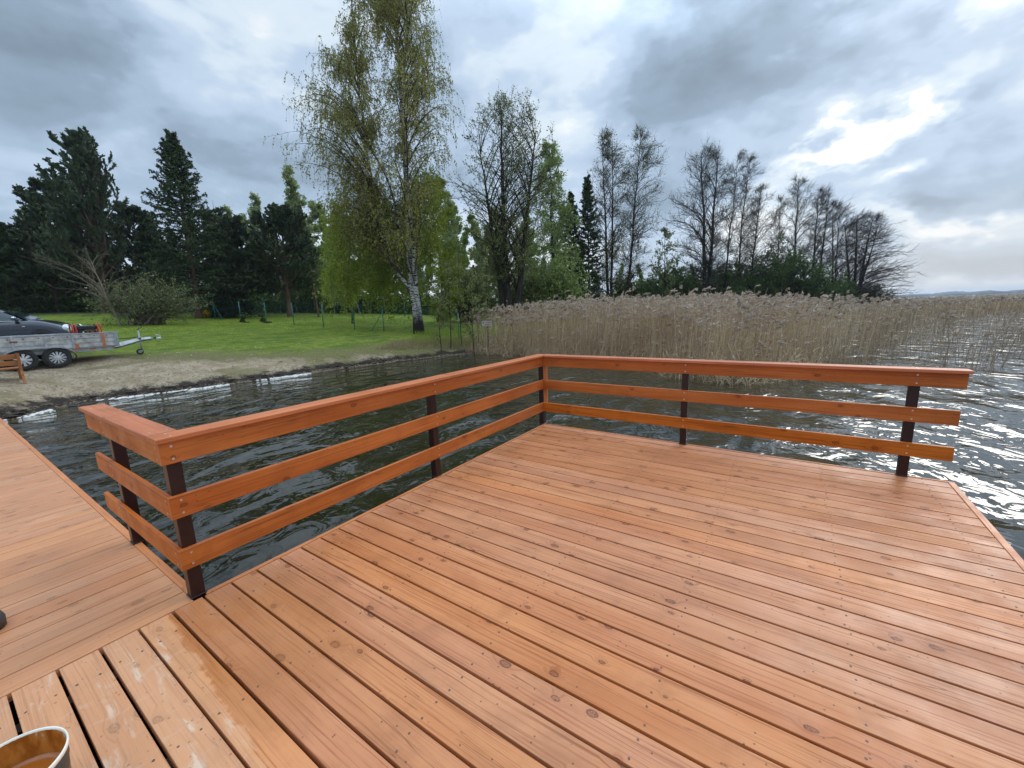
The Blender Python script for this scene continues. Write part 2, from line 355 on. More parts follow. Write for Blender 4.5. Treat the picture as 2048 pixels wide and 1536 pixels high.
M_SCREW = simple('galvanised_screw', (.62, .60, .55), .35, 1., var=.1)
M_SCREWD = simple('dull_screw', (.16, .12, .10), .45, .9, var=.2)
# ------------------------------------------------------------------ platform
def screw_mesh(name, r=.0046):
    mb = MB(); mb.lathe((0, 0, 0), (0, 0, 1), [(r, -.001), (r, .0007), (r*.62, .0011), (r*.42, .0004), (0.0001, .0002)], 10)
    return mb
PL = empty('wooden_platform', (2.0, 1., 0), 'square orange stained timber platform over the water, boards running left to right', 'deck')
mb = MB(); k0, k1 = -17, 27
rr = random.Random(5)
for k in range(k0, k1+1):
    y0 = k*.15; y1 = y0+.15 if k < k1 else y0+.137
    gap = rr.uniform(.0120, .0145) if k < 9 else rr.uniform(.0095, .0115)
    if k == 0: xs0 = .012
    else: xs0 = .012
    dz = rr.uniform(-.0012, .0012)
    w_ = (y1-y0)-gap
    mb.plank((xs0+rr.uniform(0, .003), (y0+y1)/2+rr.uniform(-.001, .001), -.045+dz), (4.068, (y0+y1)/2, -.045+dz), (0, 1, 0), w_, .045, .0022, rr.random())
deck_o = mb.build('decking', M_DECK, PL)
def board(name, p0, p1, side, w_, t, parent, mat, ch=.003, rnd=None):
    mb = MB(); mb.plank(p0, p1, side, w_, t, ch, rr.random() if rnd is None else rnd)
    return mb.build(name, mat, parent)
# edge boards: stand on edge round the platform, tops level with the boards
board('edge_board', (-.012, .02, -.145), (-.012, 4.205, -.145), (-1, 0, 0), .034, .148, PL, M_TRIM, .004)
board('edge_board', (-.028, 4.204, -.145), (4.118, 4.204, -.145), (0, 1, 0), .026, .149, PL, M_TRIM, .004)
board('edge_board', (4.094, 4.19, -.145), (4.094, -2.55, -.145), (1, 0, 0), .046, .1485, PL, M_TRIM, .004)
mb = MB()
for x in (.22, .95, 1.69, 2.445, 3.165, 3.9): mb.box((x-.03, -2.55, -.19), (x+.03, 4.18, -.048))
for y in (-2.3, 1.0, 4.0): mb.box((.02, y-.04, -.33), (4.06, y+.04, -.191))
mb.build('joists', M_DARKW, PL)
for x in (.25, 2.1, 3.9):
    for y in (-2.1, 1.0, 3.9):
        mb = MB(); mb.cyl((x, y, -2.6), (x, y, -.331), .075, .07, 12); mb.build('pile', M_DARKW, PL, True)
sm = screw_mesh('s').build('screw', M_SCREWD, PL); sm.location = (0, 0, 0); spots = []
for k in range(k0, k1+1):
    for x in (.22, .95, 1.69, 2.445, 3.165, 3.9):
        for q in (.034, .112):
            spots.append((x+rr.uniform(-.012, .012), k*.15+q+rr.uniform(-.006, .006)))
vis = [s for s in spots if np.dot(np.array([s[0], s[1], 0])-CAM, FW) > .3]
vis.sort(key=lambda s: (s[0]-CAM[0])**2+(s[1]-CAM[1])**2)
def inframe(s):
    d = np.array([s[0], s[1], 0.])-CAM; z = d@FW; return abs(d@RR/z*F) < 1040 and -(d@UU/z*F) < 790
vis = [s for s in vis if inframe(s)]
near, rest = vis[:100], vis[100:]
for i, (x, y) in enumerate(near):
    o = sm if i == 0 else sm.copy()
    if i: COL.objects.link(o); o.parent = PL
    o.location = (x-PL.location[0], y-PL.location[1], .0012); o.scale = (1, 1, 1)
SV, SF = np.array(screw_mesh('s').V), screw_mesh('s').F
V = []; Fc = []
for x, y in rest:
    b = len(V); V += (SV+np.array([x, y, .0012])).tolist(); Fc += [[b+i for i in f] for f in SF]
tag(mk('screws', V, Fc, M_SCREWD, PL), kind='stuff')
# ------------------------------------------------------------------ walkway
WK = empty('wooden_walkway', (-4, -1.2, 0), 'long narrow timber walkway leading from the platform to the sandy shore', 'pier')
mb = MB(); x = .006; k = 0
while x > -14.4:
    w_ = .155 if k % 7 != 3 else .15
    dz = rr.uniform(-.001, .001)
    mb.plank((x-w_/2-.0005, -2.55, -.045+dz), (x-w_/2-.0005, -.048, -.045+dz), (-1, 0, 0), w_-.0065, .045, .0025, rr.random())
    x -= w_; k += 1
mb.build('decking', M_DECK, WK)
board('edge_board', (-.06, -.023, -.145), (-14.4, -.023, -.145), (0, -1, 0), .046, .148, WK, M_TRIM, .004, .37)
board('edge_board', (.0, -2.575, -.145), (-14.4, -2.575, -.145), (0, -1, 0), .046, .148, WK, M_TRIM, .004, .71)
mb = MB()
for y in (-2.5, -1.7, -.9, -.09): mb.box((-14.3, y-.03, -.19), (-.02, y+.03, -.048))
mb.build('joists', M_DARKW, WK)
for x in (-1.2, -4, -7, -10):
    for y in (-2.3, -.3):
        mb = MB(); mb.cyl((x, y, -2.6), (x, y, -.191), .075, .07, 12); mb.build('pile', M_DARKW, WK, True)
# ------------------------------------------------------------------ railing
RL = empty('deck_railing', (0, 0, 0), 'low U-shaped railing of three orange boards on dark brown posts round the platform', 'railing')
PW = .07
def post(x0, y0, top=.975):
    mb = MB(); mb.box((x0, y0, -.9), (x0+PW, y0+PW, top), .004); o = mb.build('post', M_POST, RL)
    mb = MB(); mb.box((x0-.006, y0-.006, .0045), (x0+PW+.006, y0+PW+.006, .012), .002); mb.build('base_plate', M_POST, o)
post(-.083, -.047); post(-1.195, -.045); post(-.085, 2.005); post(-.083, 4.172); post(1.83, 4.168); post(3.735, 4.168)
def add_screws(parent, pts, nrm):
    q = Vector(nrm).to_track_quat('Z', 'Y').to_euler()
    for p in pts:
        o = bpy.data.objects.new('screw', SCM); COL.objects.link(o); o.parent = parent; o.rotation_euler = q
        o.location = p
SCM = None
so_ = screw_mesh('s', .0072).build('screw', M_SCREW, RL); SCM = so_.data; bpy.data.objects.remove(so_)
HT = [(.849, .978), (.526, .658), (.206, .332)]
for i, (a, b) in enumerate(HT):
    h = b-a
    # long side rail, boards on the inner faces of the posts
    o = board('rail_board', (-.0125, -.072, (a+b)/2), (-.0125, 4.140, (a+b)/2), (0, 0, 1), h, .0275, RL, M_RAIL, .004)
    add_screws(o, [(.0155, y, z) for y in (-.018, 2.04, 4.105) for z in (a+.028, b-.028)], (1, 0, 0))
    o = board('rail_board', (-.012, 4.166, (a+b)/2), (4.066 if i else 4.08, 4.166, (a+b)/2), (0, 0, 1), h, .026, RL, M_RAIL, .004)
    add_screws(o, [(x, 4.1395, z) for x in (1.868, 3.772) for z in (a+.028, b-.028)], (0, -1, 0))
    o = board('rail_board', (-1.553 if i else -1.60, -.0475, (a+b)/2), (-.0135, -.0475, (a+b)/2), (0, 0, 1), h, .0245, RL, M_RAIL, .004)
    add_screws(o, [(x, -.0722, z) for x in (-.047, -1.155) for z in (a+.028, b-.028)], (0, -1, 0))
ZC = .979
for nm, p0, p1, sd, scr in (
    ('cap_board', (-.040, -.084, ZC), (-.040, 4.109, ZC), (-1, 0, 0), [(x, y) for y in (-.01, 2.04) for x in (-.075, .005)]),
    ('cap_board', (-.113, 4.180, ZC), (4.095, 4.180, ZC), (0, 1, 0), [(x, y) for x in (-.04, 1.868, 3.772) for y in (4.15, 4.21)]),
    ('cap_board', (-.1155, -.011, ZC), (-1.70, -.011, ZC), (0, -1, 0), [(x, y) for x in (-.19, -1.5) for y in (-.05, .03)])):
    o = board(nm, p0, p1, sd, .145, .027, RL, M_CAP, .005)
    add_screws(o, [(x, y, ZC+.0275) for x, y in scr], (0, 0, 1))
mb = MB(); mb.plank((.024, 4.168, .20), (.024, 4.168, .972), (1, 0, 0), .05, .04, .003, .3); mb.build('corner_batten', M_TRIM, RL)
# ------------------------------------------------------------------ shoreline, ground
ZW = -.45
SH = np.array([(-15, -400), (-14.6, -60), (-13.8, -6), (-12.7, -1.2)] + [tuple(onz(*p, ZW)[:2]) for p in ((30, 838), (160, 805), (350, 783), (560, 755), (700, 735), (800, 722), (900, 711), (960, 704))] +
              [(-9.0, 19), (-5., 23.5), (2, 30), (6, 39), (10, 52), (16, 64), (15, 78), (6, 100), (-30, 150), (-300, 500), (-2600, 2400)])
def sdist(x, y):
    """distance to the shoreline, positive on land (left of the line)"""
    P = np.stack([x, y], -1); best = np.full(x.shape, 1e9); sg = np.zeros(x.shape)
    for a, b in zip(SH[:-1], SH[1:]):
        ab = b-a; t = np.clip(((P-a)@ab)/(ab@ab), 0, 1); q = P-(a+t[..., None]*ab); d = np.hypot(q[..., 0], q[..., 1])
        s = np.sign(ab[0]*(P[..., 1]-a[1])-ab[1]*(P[..., 0]-a[0])); m_ = d < best-1e-9
        best = np.where(m_, d, best); sg = np.where(m_, s, sg)
    return best*np.where(sg == 0, 1, sg)
def vnoise(x, y, s, seed=0):
    """cheap smooth noise, sum of rotated sines"""
    r = np.random.default_rng(seed); o = 0
    for i in range(7):
        a = r.uniform(0, 6.28); f = s*r.uniform(.6, 1.7); o = o+np.sin((x*np.cos(a)+y*np.sin(a))*f+r.uniform(0, 6.28)+1.3*np.sin((x*np.sin(a)-y*np.cos(a))*f*.7+i))
    return o/7
def gz(x, y):
    x = np.asarray(x, float); y = np.asarray(y, float)
    d = sdist(x, y)
    d = d + vnoise(x, y, 2.2, 3)*.12*np.clip(1-np.abs(d)/3, 0, 1)
    z = np.interp(d, [-60, -12, -3, -.6, 0, .12, .35, 1.0, 3.2, 12, 20, 28, 45, 300], [-3, -2.2, -.95, -.57, -.45, -.37, -.25, .02, .46, 1.12, 1.63, 2.5, 3.2, 3.6])
    k = np.interp(y, [8, 16, 32, 50, 90], [1, .92, .74, .42, .3])
    z = np.where(z > ZW, ZW+(z-ZW)*k, z)
    return z + np.where(d > 0, vnoise(x, y, 1.1, 5)*.035*np.clip(d, 0, 1), 0)
def nonuni(lo, hi, c0, c1, step, far):
    a = list(np.arange(c0, c1+1e-6, step)); s = step; v_ = c1
    while v_ < hi: s *= 1.17; v_ += s; a.append(v_)
    s = step; v_ = c0
    while v_ > lo: s *= 1.17; v_ -= s; a.insert(0, v_)
    return np.array(a)
gxs = nonuni(-3000, 3000, -26, -7, .11, 0); gys = nonuni(-3000, 3000, -2, 19, .13, 0)
GX, GY = np.meshgrid(gxs, gys); Z = gz(GX.ravel(), GY.ravel()); dS = sdist(GX.ravel(), GY.ravel())
Z = Z + np.where(dS > 3, vnoise(GX.ravel(), GY.ravel(), 5., 8)*.012, 0)
ny, nx = GX.shape
I = (np.arange(ny-1)[:, None]*nx+np.arange(nx-1)[None]).ravel()
Fg = np.stack([I, I+1, I+nx+1, I+nx], -1)
def groundmat():
    mt, g = new_mat('shore_ground'); tc = g.add('ShaderNodeTexCoord'); P = (tc, 3)
    d = (g.add('ShaderNodeAttribute', attribute_name='inland'), 2); sp = g.add('ShaderNodeSeparateXYZ', {0: P}); Y = (sp, 1)
    nb = g.noise(P, .55, 4, .6); nm = g.noise(P, 2.6, 5, .62); nf = g.noise(P, 14., 5, .65); nx_ = g.noise(P, 60., 4, .7)
    sand = g.mix(g.ss(nm, .35, .65), (.42, .32, .195), (.60, .48, .33))
    sand = g.mix(g.math('MULTIPLY', g.ss(nf, .50, .66), .8), sand, (.17, .125, .07))
    sand = g.mix(g.math('MULTIPLY', g.ss(nx_, .60, .72), .55), sand, (.52, .45, .33))
    grass = g.mix(g.ss(nm, .35, .65), (.155, .235, .022), (.31, .36, .040))
    grass = g.mix(g.math('MULTIPLY', g.ss(nf, .5, .68), .5), grass, (.055, .12, .012))
    grass = g.mix(g.math('MULTIPLY', g.ss(nx_, .58, .7), .35), grass, (.30, .34, .08))
    dry = g.mix(g.ss(nf, .4, .62), (.27, .21, .11), (.17, .19, .04))
    # how far the bare sand reaches inland
    reach = g.add('ShaderNodeMapRange', {0: Y, 1: .8, 2: 8.5, 3: 4.3, 4: .45})
    q = g.math('SUBTRACT', g.math('ADD', d, g.math('ADD', g.math('MULTIPLY', g.math('SUBTRACT', nb, .5), 3.2), g.math('MULTIPLY', g.math('SUBTRACT', nm, .5), 2.6))), reach)
    m1 = g.ss(q, -.5, .35); m2 = g.ss(q, .5, 2.6)
    col = g.mix(m1, sand, dry); col = g.mix(m2, col, grass)
    # tyre-worn, trampled patches in the lawn
    wearp = g.math('MULTIPLY', g.ss(g.noise(g.mapv(P, (1., .35, 1.), rot=(0, 0, .2)), .9, 4, .6), .56, .66), g.ss(d, 13., 5.))
    col = g.mix(g.math('MULTIPLY', wearp, .75), col, (.26, .22, .10))
    lush = g.ss(g.noise(g.mapv(P, (1.2, .35, 1.)), 1.4, 4, .6), .5, .62); col = g.mix(g.math('MULTIPLY', g.math('MULTIPLY', lush, m2), .55), col, (.05, .11, .014))
    wl = g.math('MULTIPLY', g.ss(nm, .60, .66), g.ss(d, 6., 1.))
    col = g.mix(g.math('MULTIPLY', wl, g.math('MULTIPLY', g.ss(nf, .42, .6), .8)), col, (.055, .10, .015))
    # forest floor
    ff = g.math('MAXIMUM', g.ss(g.math('ADD', d, g.math('MULTIPLY', nb, 4.)), 27.5, 31.), g.math('MULTIPLY', g.ss(Y, 27., 31.), g.ss((sp, 0), -12., -8.)))
    col = g.mix(ff, col, g.mix(g.ss(nm, .4, .6), (.035, .034, .014), (.03, .055, .012)))
    # dark peaty strip thrown up along the water, wet sand below it
    e = g.math('ADD', d, g.math('MULTIPLY', g.math('SUBTRACT', nf, .5), .75))
    strip = g.math('MULTIPLY', g.ss(e, -.1, .10), g.ss(g.math('ADD', e, g.math('MULTIPLY', g.math('SUBTRACT', nm, .5), 1.1)), .48, .22))
    col = g.mix(g.math('MULTIPLY', strip, g.ss(nf, .26, .42, .6, 1.)), col, (.036, .021, .012))
    wet = g.ss(d, .25, -.25); col = g.mix(g.math('MULTIPLY', wet, .8), col, (.05, .033, .016))
    setb(g, 'Base Color', col); setb(g, 'Roughness', g.ss(strip, 0., 1., .92, .6)); setb(g, 'Specular IOR Level', .25)
    hh = g.math('ADD', g.math('MULTIPLY', nf, 1.), g.math('MULTIPLY', nx_, .5))
    setb(g, 'Normal', g.add('ShaderNodeBump', {'Height': hh, 'Strength': 1., 'Distance': .11}))
    return mt
M_GROUND = groundmat()
tag(mk('ground', np.stack([GX.ravel(), GY.ravel(), Z], -1), Fg, M_GROUND, None, {'inland': dS}, smooth=True), kind='structure')
# ------------------------------------------------------------------ lake
def watermat():
    mt, g = new_mat('lake_water'); tc = g.add('ShaderNodeTexCoord'); P = (tc, 3)
    # wind comes from the open lake (right), crests run roughly along the view
    pr = g.mapv(P, (1, 1, 1), rot=(0, 0, R(-8)))
    a = g.noise(g.mapv(pr, (1.15, .60, 1)), 1.0, 1.2, .4, .7)
    b = g.noise(g.mapv(pr, (1.1, .75, 1), (3, 7, 0)), 3.4, 2, .45, 1.1)
    c = g.noise(g.mapv(P, (1.2, 1, 1), (9, 2, 0)), 11., 1, .4, .8)
    h = g.math('ADD', g.math('MULTIPLY', a, .20), g.math('MULTIPLY', b, .036))
    h = g.math('ADD', h, g.math('MULTIPLY', c, .0025))
    bp_ = g.add('ShaderNodeBump', {'Height': h, 'Strength': 1., 'Distance': 1.})
    setb(g, 'Base Color', (.020, .018, .008)); setb(g, 'Roughness', .035); setb(g, 'IOR', 1.45); setb(g, 'Normal', bp_)
    setb(g, 'Specular IOR Level', .5)
    return mt
M_WATER = watermat()
tag(mk('water', [(-60, -3000, ZW), (3000, -3000, ZW), (3000, 3000, ZW), (-3000, 3000, ZW), (-60, 20, ZW)], [(0, 1, 2, 3, 4)], M_WATER), kind='structure')
# foam washed against the shore
M_FOAM = simple('pale_foam', (.66, .64, .58), .6, var=.06, scale=30)
def curve_pts(P0, step):
    out = []
    for a, b in zip(P0[:-1], P0[1:]):
        n = max(1, int(np.linalg.norm(b-a)/step))
        for i in range(n): out.append((a+(b-a)*i/n, (b-a)/np.linalg.norm(b-a)))
    return out
fr = random.Random(3); FV = []; FF = []
cps = curve_pts(SH[3:11], .022); nn = len(cps)
for i, (p, t) in enumerate(cps):
    s_ = i*.022
    dens = .5+.5*math.sin(s_*1.1+1.2)+.45*math.sin(s_*3.1+.4)
    if p[1] > 5.0: dens = math.sin(s_*1.35+2.2)*1.2+.3*math.sin(s_*5)-.25
    if p[1] > 9.5: dens = -1
    dens -= .5*math.exp(-((p[1]-4.4)/.5)**2)
    if fr.random() > (dens+.0)*.85: continue
    wd = .03+.11*max(0, dens)
    n_ = np.array([t[1], -t[0]])
    for q in range(3):
        c0 = p+n_*(fr.gauss(.02, wd))+t*fr.uniform(-.03, .03); r_ = fr.uniform(.008, .03)*(1+.5*max(0, dens)); b = len(FV); K = 7
        FV.append((c0[0], c0[1], ZW+.008+r_*.6))
        for rr2, hh in ((r_*.7, r_*.45), (r_, -.012)):
            for k in range(K):
                an = 6.283*k/K; jit = fr.uniform(.75, 1.25); FV.append((c0[0]+math.cos(an)*rr2*jit*(1+abs(t[0])), c0[1]+math.sin(an)*rr2*jit*1.7, ZW+.006+hh))
        for k in range(K):
            FF.append([b, b+1+k, b+1+(k+1) % K]); FF.append([b+1+k, b+1+K+k, b+1+K+(k+1) % K, b+1+(k+1) % K])
tag(mk('foam', FV, FF, M_FOAM, smooth=True), label='white foam washed up in a broken line along the shore', kind='stuff')
# flat foam flecks and dark debris clods on the strip
def clods(n, mat, name, label, dlo, dhi, ylo, yhi, rlo, rhi, flat=.5, seed=1):
    r = np.random.default_rng(seed); V = []; Fc = []; b = 0
    L = curve_pts(SH[3:13], .05); L = [q for q in L if ylo < q[0][1] < yhi]
    for i in range(n):
        p, t = L[r.integers(len(L))]; d = r.uniform(dlo, dhi); n_ = np.array([-t[1], t[0]]); c0 = p+n_*d+r.normal(size=2)*.05
        z0 = float(gz(c0[0], c0[1])); s_ = rlo+(rhi-rlo)*r.random()**2
        vv = []
        K = 6
        for j, (rr_, hh) in enumerate(((.35, flat), (1., .15), (1.0, -.4))):
            for k in range(K):
                an = 6.283*k/K+j*.4; q = r.uniform(.6, 1.3); vv.append((c0[0]+math.cos(an)*rr_*s_*q, c0[1]+math.sin(an)*rr_*s_*q*1.4, max(z0, ZW)+hh*s_*r.uniform(.6, 1.2)))
        V += vv; Fc.append([b+k for k in range(K)])
        for j in range(2):
            for k in range(K): Fc.append([b+j*K+k, b+(j+1)*K+k, b+(j+1)*K+(k+1) % K, b+j*K+(k+1) % K])
        b += 3*K
    return tag(mk(name, V, Fc, mat), label=label, kind='stuff')
clods(260, simple('peat', (.030, .018, .010), .8, var=.5), 'peat_clods', 'dark peat clods in a strip along the sand at the water', .0, .24, -2, 13, .014, .085, .22)
clods(330, simple('shell_bits', (.6, .57, .5), .7, var=.2), 'pale_litter', 'tiny pale shells and chips scattered over the sand', .3, 5.0, -2, 14, .006, .022, seed=4)
# ------------------------------------------------------------------ leafy materials
def leafmat(name, c1, c2, c3, rough=.55, trans=.25):
    mt, g = new_mat(name); rf = (g.add('ShaderNodeAttribute', attribute_name='rnd'), 2)
    tc = g.add('ShaderNodeTexCoord'); nz = g.noise((tc, 3), .7, 3)
    col = g.mix(rf, c1, c2); col = g.mix(g.math('MULTIPLY', g.ss(nz, .5, .7), .8), col, c3)
    setb(g, 'Base Color', col); setb(g, 'Roughness', rough); setb(g, 'Specular IOR Level', .25)
    if trans:
        tr = g.add('ShaderNodeBsdfTranslucent', {0: col}); mxs = g.add('ShaderNodeMixShader', {0: trans, 1: g.b, 2: tr})
        g.l.new(mxs.outputs[0], g.out.inputs[0])
    return mt
M_REED = leafmat('dry_reed_stem', (.30, .20, .11), (.70, .54, .34), (.30, .20, .11), .7, .15)
M_REEDD = leafmat('dark_reed_stem', (.20, .14, .09), (.36, .26, .16), (.15, .11, .07), .7, .1)
M_PLUME = leafmat('reed_plume', (.40, .31, .235), (.60, .49, .38), (.30, .22, .17), .9, .3)
M_GRASS = leafmat('grass_blade', (.15, .24, .022), (.32, .39, .045), (.27, .27, .08), .6, .35)
M_GRASSD = leafmat('dry_grass', (.28, .21, .11), (.40, .32, .18), (.16, .15, .05), .7, .2)
def inpoly(x, y, poly):
    c = np.zeros(x.shape, bool); j = len(poly)-1
    for i in range(len(poly)):
        xi, yi = poly[i]; xj, yj = poly[j]
        c ^= ((yi > y) != (yj > y)) & (x < (xj-xi)*(y-yi)/(yj-yi+1e-12)+xi); j = i
    return c
def scatter(poly, n, seed):
    r = np.random.default_rng(seed); P = np.array(poly); lo, hi = P.min(0), P.max(0); X = []; tot = 0
    while tot < n:
        q = lo+(hi-lo)*r.random((n*2, 2)); q = q[inpoly(q[:, 0], q[:, 1], poly)]; X.append(q); tot += len(q)
    return np.concatenate(X)[:n]
def reeds(name, label, xy, H, wd, plume, lean, seed, mat=None, zb=None, plw=1.):
    """each stem: bent ribbon with 4 stations; a leaf or two; a feathery plume"""
    r = np.random.default_rng(seed); n = len(xy); H = np.broadcast_to(H, (n,)).copy()
    z0 = np.full(n, ZW-.05) if zb is None else zb
    az = r.uniform(0, 2*np.pi, n); wdir = np.stack([np.cos(az), np.sin(az)], -1)
    la = r.normal(0, lean, (n, 2))+np.array([.05, .03]); bend = r.normal(0, .05, (n, 2))
    K = 5; tt = np.linspace(0, 1, K)
    Pc = np.zeros((n, K, 3)); Pc[:, :, :2] = xy[:, None]+la[:, None]*(tt*H[:, None])[..., None]+bend[:, None]*((tt**2)[None]*H[:, None])[..., None]
    ll = np.linalg.norm(la, axis=1); Pc[:, :, 2] = z0[:, None]+tt*H[:, None]*np.sqrt(np.clip(1-np.minimum(ll, .95)**2, .1, 1))[:, None]
    wv = wd*np.linspace(1, .5, K)[None, :]*r.uniform(.7, 1.3, n)[:, None]
    off = np.zeros((n, K, 3)); off[:, :, :2] = wdir[:, None]*wv[..., None]*.5
    V = np.stack([Pc-off, Pc+off], 2).reshape(-1, 3)
    b = (np.arange(n)[:, None]*K+np.arange(K-1)[None])*2; Fc = np.stack([b, b+1, b+3, b+2], -1).reshape(-1, 4)
    A = np.repeat(r.random(n), K*2); MI = np.zeros(len(Fc)); parts = [(V, Fc, A)]
    # leaves
    m_ = r.random(n) < .75; idx = np.repeat(np.nonzero(m_)[0], 2); k = len(idx); ta = r.uniform(.15, .8, k)
    p0 = Pc[idx, 0]*(1-ta[:, None])+Pc[idx, -1]*ta[:, None]; dr = r.normal(size=(k, 3)); dr[:, 2] = r.uniform(.2, 1.4, k); dr[:, 0] += .8; dr /= np.linalg.norm(dr, axis=1, keepdims=True)
    Ll = r.uniform(.12, .38, k)[:, None]; p1 = p0+dr*Ll*.6; p2 = p1+(dr*np.array([1, 1, .2])-np.array([0, 0, .45]))*Ll*.5; sw = np.cross(dr, rand_dirs(k)); sw *= wd*.5/np.linalg.norm(sw, axis=1, keepdims=True)
    V = np.stack([p0-sw*.6, p0+sw*.6, p1+sw, p1-sw, p2-sw*.1, p2+sw*.1], 1).reshape(-1, 3); b = np.arange(k)*6
    Fc = np.concatenate([np.stack([b, b+1, b+2, b+3], -1), np.stack([b+3, b+2, b+5, b+4], -1)]); parts.append((V, Fc, np.repeat(r.random(k), 6)))
    nf0 = sum(len(p[1]) for p in parts)
    # plumes
    m_ = np.nonzero(r.random(n) < plume)[0]
    if len(m_):
        q = 9; idx = np.repeat(m_, q); k = len(idx); ts = np.tile(np.linspace(0, 1, q), len(m_)); S = np.repeat(r.uniform(.12, .26, len(m_))*plw, q)
        sweep = np.repeat(r.normal(0, .35, (len(m_), 2))+np.array([.62, .35]), q, 0)
        c0 = Pc[idx, -1].copy(); c0[:, :2] += sweep*(ts**1.5*S)[:, None]; c0[:, 2] += (ts*(1-.35*ts))*S*.9
        dr = r.normal(size=(k, 3))*.55; dr[:, :2] += sweep*1.2; dr[:, 2] += .45-1.*ts; dr /= np.linalg.norm(dr, axis=1, keepdims=True)
        sd_ = np.cross(dr, rand_dirs(k)); sd_ /= np.linalg.norm(sd_, axis=1, keepdims=True)
        ln = (S*(.36*np.sin(np.clip(ts*.8+.15, 0, 1)*np.pi)+.08))[:, None]
        V, Fc = quads(c0+dr*ln*.7, dr*ln, sd_*ln*.30)
        parts.append((V, Fc, np.repeat(r.random(k), 4)))
    V, Fc, A = join(parts); mi = np.zeros(len(Fc)); mi[nf0:] = 1
    return tag(mk(name, V, Fc, [mat or M_REED, M_PLUME], None, {'rnd': A}, matidx=mi), label=label, kind='stuff')
dense = [(-11.4, 15.6), (-9.9, 15.3), (-8., 15.1), (-5.2, 14.7), (-3, 14.5), (-1.5, 14.3), (-.2, 13.2), (.4, 11.7), (1.2, 11.4), (2.0, 11.7), (2.6, 13.2), (4.0, 15.4), (6.2, 17.5), (9.3, 24), (12.5, 33), (14, 41), (15, 49), (3, 33), (-5, 24.5), (-10, 19.5)]
xy = scatter(dense, 34000, 1); d_ = np.hypot(*(xy-CAM[:2]).T); _v = np.column_stack([xy, np.zeros(len(xy))])-CAM; pxr = 1024+F*(_v@RR)/(_v@FW); keep = rng.random(len(xy)) < np.clip((19/d_)**1.3, .25, 1)*np.interp(pxr, [1430, 1540, 1640, 1730, 1840, 1950], [1, .62, .28, .13, .06, .02]); xy = xy[keep]
dn = vnoise(xy[:, 0], xy[:, 1], .9, 12)
fr_ = np.clip((xy[:, 1]-13.8)/2.5, 0, 1)
_v = np.column_stack([xy, np.zeros(len(xy))])-CAM; pxr = 1024+F*(_v@RR)/(_v@FW)
H = (np.interp(pxr, [950, 1100, 1350, 1700, 1850], [1.95, 2.15, 2.12, 1.82, 1.6])-.25*(1-fr_)+.16*dn)*rng.uniform(.76, 1.18, len(xy))*np.where(rng.random(len(xy)) < .07, 1.12, 1.); H = np.where(rng.random(len(xy)) < .22, H*rng.uniform(.3, .75, len(xy)), H)
reeds('reed_bed', 'tall dense bed of dry tan reeds with feathery plumes, behind the railing corner', xy, H, .0115, .38, .06, 21, plw=.75)
xy2 = scatter([(-11.5, 14.9), (-9, 14.6), (-5, 14.2), (-1.5, 13.7), (0, 11.2), (1.8, 10.6), (3.6, 12.6), (3.4, 14.5), (-1.4, 15), (-8, 15.6)], 1900, 2)
reeds('leaning_reeds', 'fallen and leaning dry reed stems at the front edge of the reed bed', xy2, rng.uniform(.3, 1.25, len(xy2)), .0115, .0, .55, 22)
# sparse old stems standing in open water to the right
sp_poly = [(2.6, 13.4), (4.4, 14.0), (5.8, 14.2), (7.8, 15.2), (9.8, 18.5), (12, 24), (15.5, 36), (17.5, 46), (12, 47), (9, 42), (7, 33), (5.8, 23), (4.8, 17.2)]
xy3 = scatter(sp_poly, 6500, 3); dn = vnoise(xy3[:, 0], xy3[:, 1], 1.3, 4); k_ = rng.random(len(xy3)) < np.clip(.17+.8*dn+np.interp(xy3[:, 0]-(xy3[:, 1]-14)*.20, [3.2, 5.2], [.5, 0]), .03, 1); xy3 = xy3[k_]
H3 = rng.uniform(.45, 1.45, len(xy3))*np.interp(xy3[:, 0]-(xy3[:, 1]-14)*.25, [2, 5.5, 9], [1.65, 1.25, .6])
reeds('sparse_reeds', 'sparse dark reed stems standing in the open water right of the dense bed', xy3, H3, .0115, .07, .14, 23, M_REEDD)
xy4 = scatter([(5.5, 38), (9.5, 41.5), (11.2, 49.5), (13.3, 52.5), (22, 62), (40, 88), (80, 150), (60, 200), (10, 110), (14, 78), (15.5, 64), (8.5, 52)], 22000, 5)
d_ = np.hypot(*(xy4-CAM[:2]).T); k_ = rng.random(len(xy4)) < np.clip((62/d_)**1.0, .2, 1); xy4 = xy4[k_]; d_ = d_[k_]
reeds('far_reed_bed', 'low brown belt of reeds across the water on the right', xy4, (1.45+.2*vnoise(xy4[:, 0], xy4[:, 1], .3, 9))*rng.uniform(.8, 1.12, len(xy4)), .045, .32, .07, 24, M_REED, plw=2.0)
# ------------------------------------------------------------------ grass
def blades(name, label, xy, H, wd, mat, seed):
    r = np.random.default_rng(seed); n = len(xy); z = gz(xy[:, 0], xy[:, 1])
    an = r.uniform(0, 6.28, n); s_ = np.stack([np.cos(an), np.sin(an), np.zeros(n)], -1)*wd*.5; l = r.normal(0, .35, (n, 2))
    p0 = np.column_stack([xy, z-.01]); H = (H*r.uniform(.5, 1.3, n))[:, None]
    p1 = p0+np.column_stack([l*.4, np.ones(n)])*H*.6; p2 = p0+np.column_stack([l*1.3, np.full(n, .95)])*H
    V = np.stack([p0-s_, p0+s_, p1+s_*.7, p1-s_*.7, p2-s_*.1, p2+s_*.1], 1).reshape(-1, 3); b = np.arange(n)*6
    Fc = np.concatenate([np.stack([b, b+1, b+2, b+3], -1), np.stack([b+3, b+2, b+5, b+4], -1)])
    return tag(mk(name, V, Fc, mat, None, {'rnd': np.repeat(r.random(n), 6)}), label=label, kind='stuff')
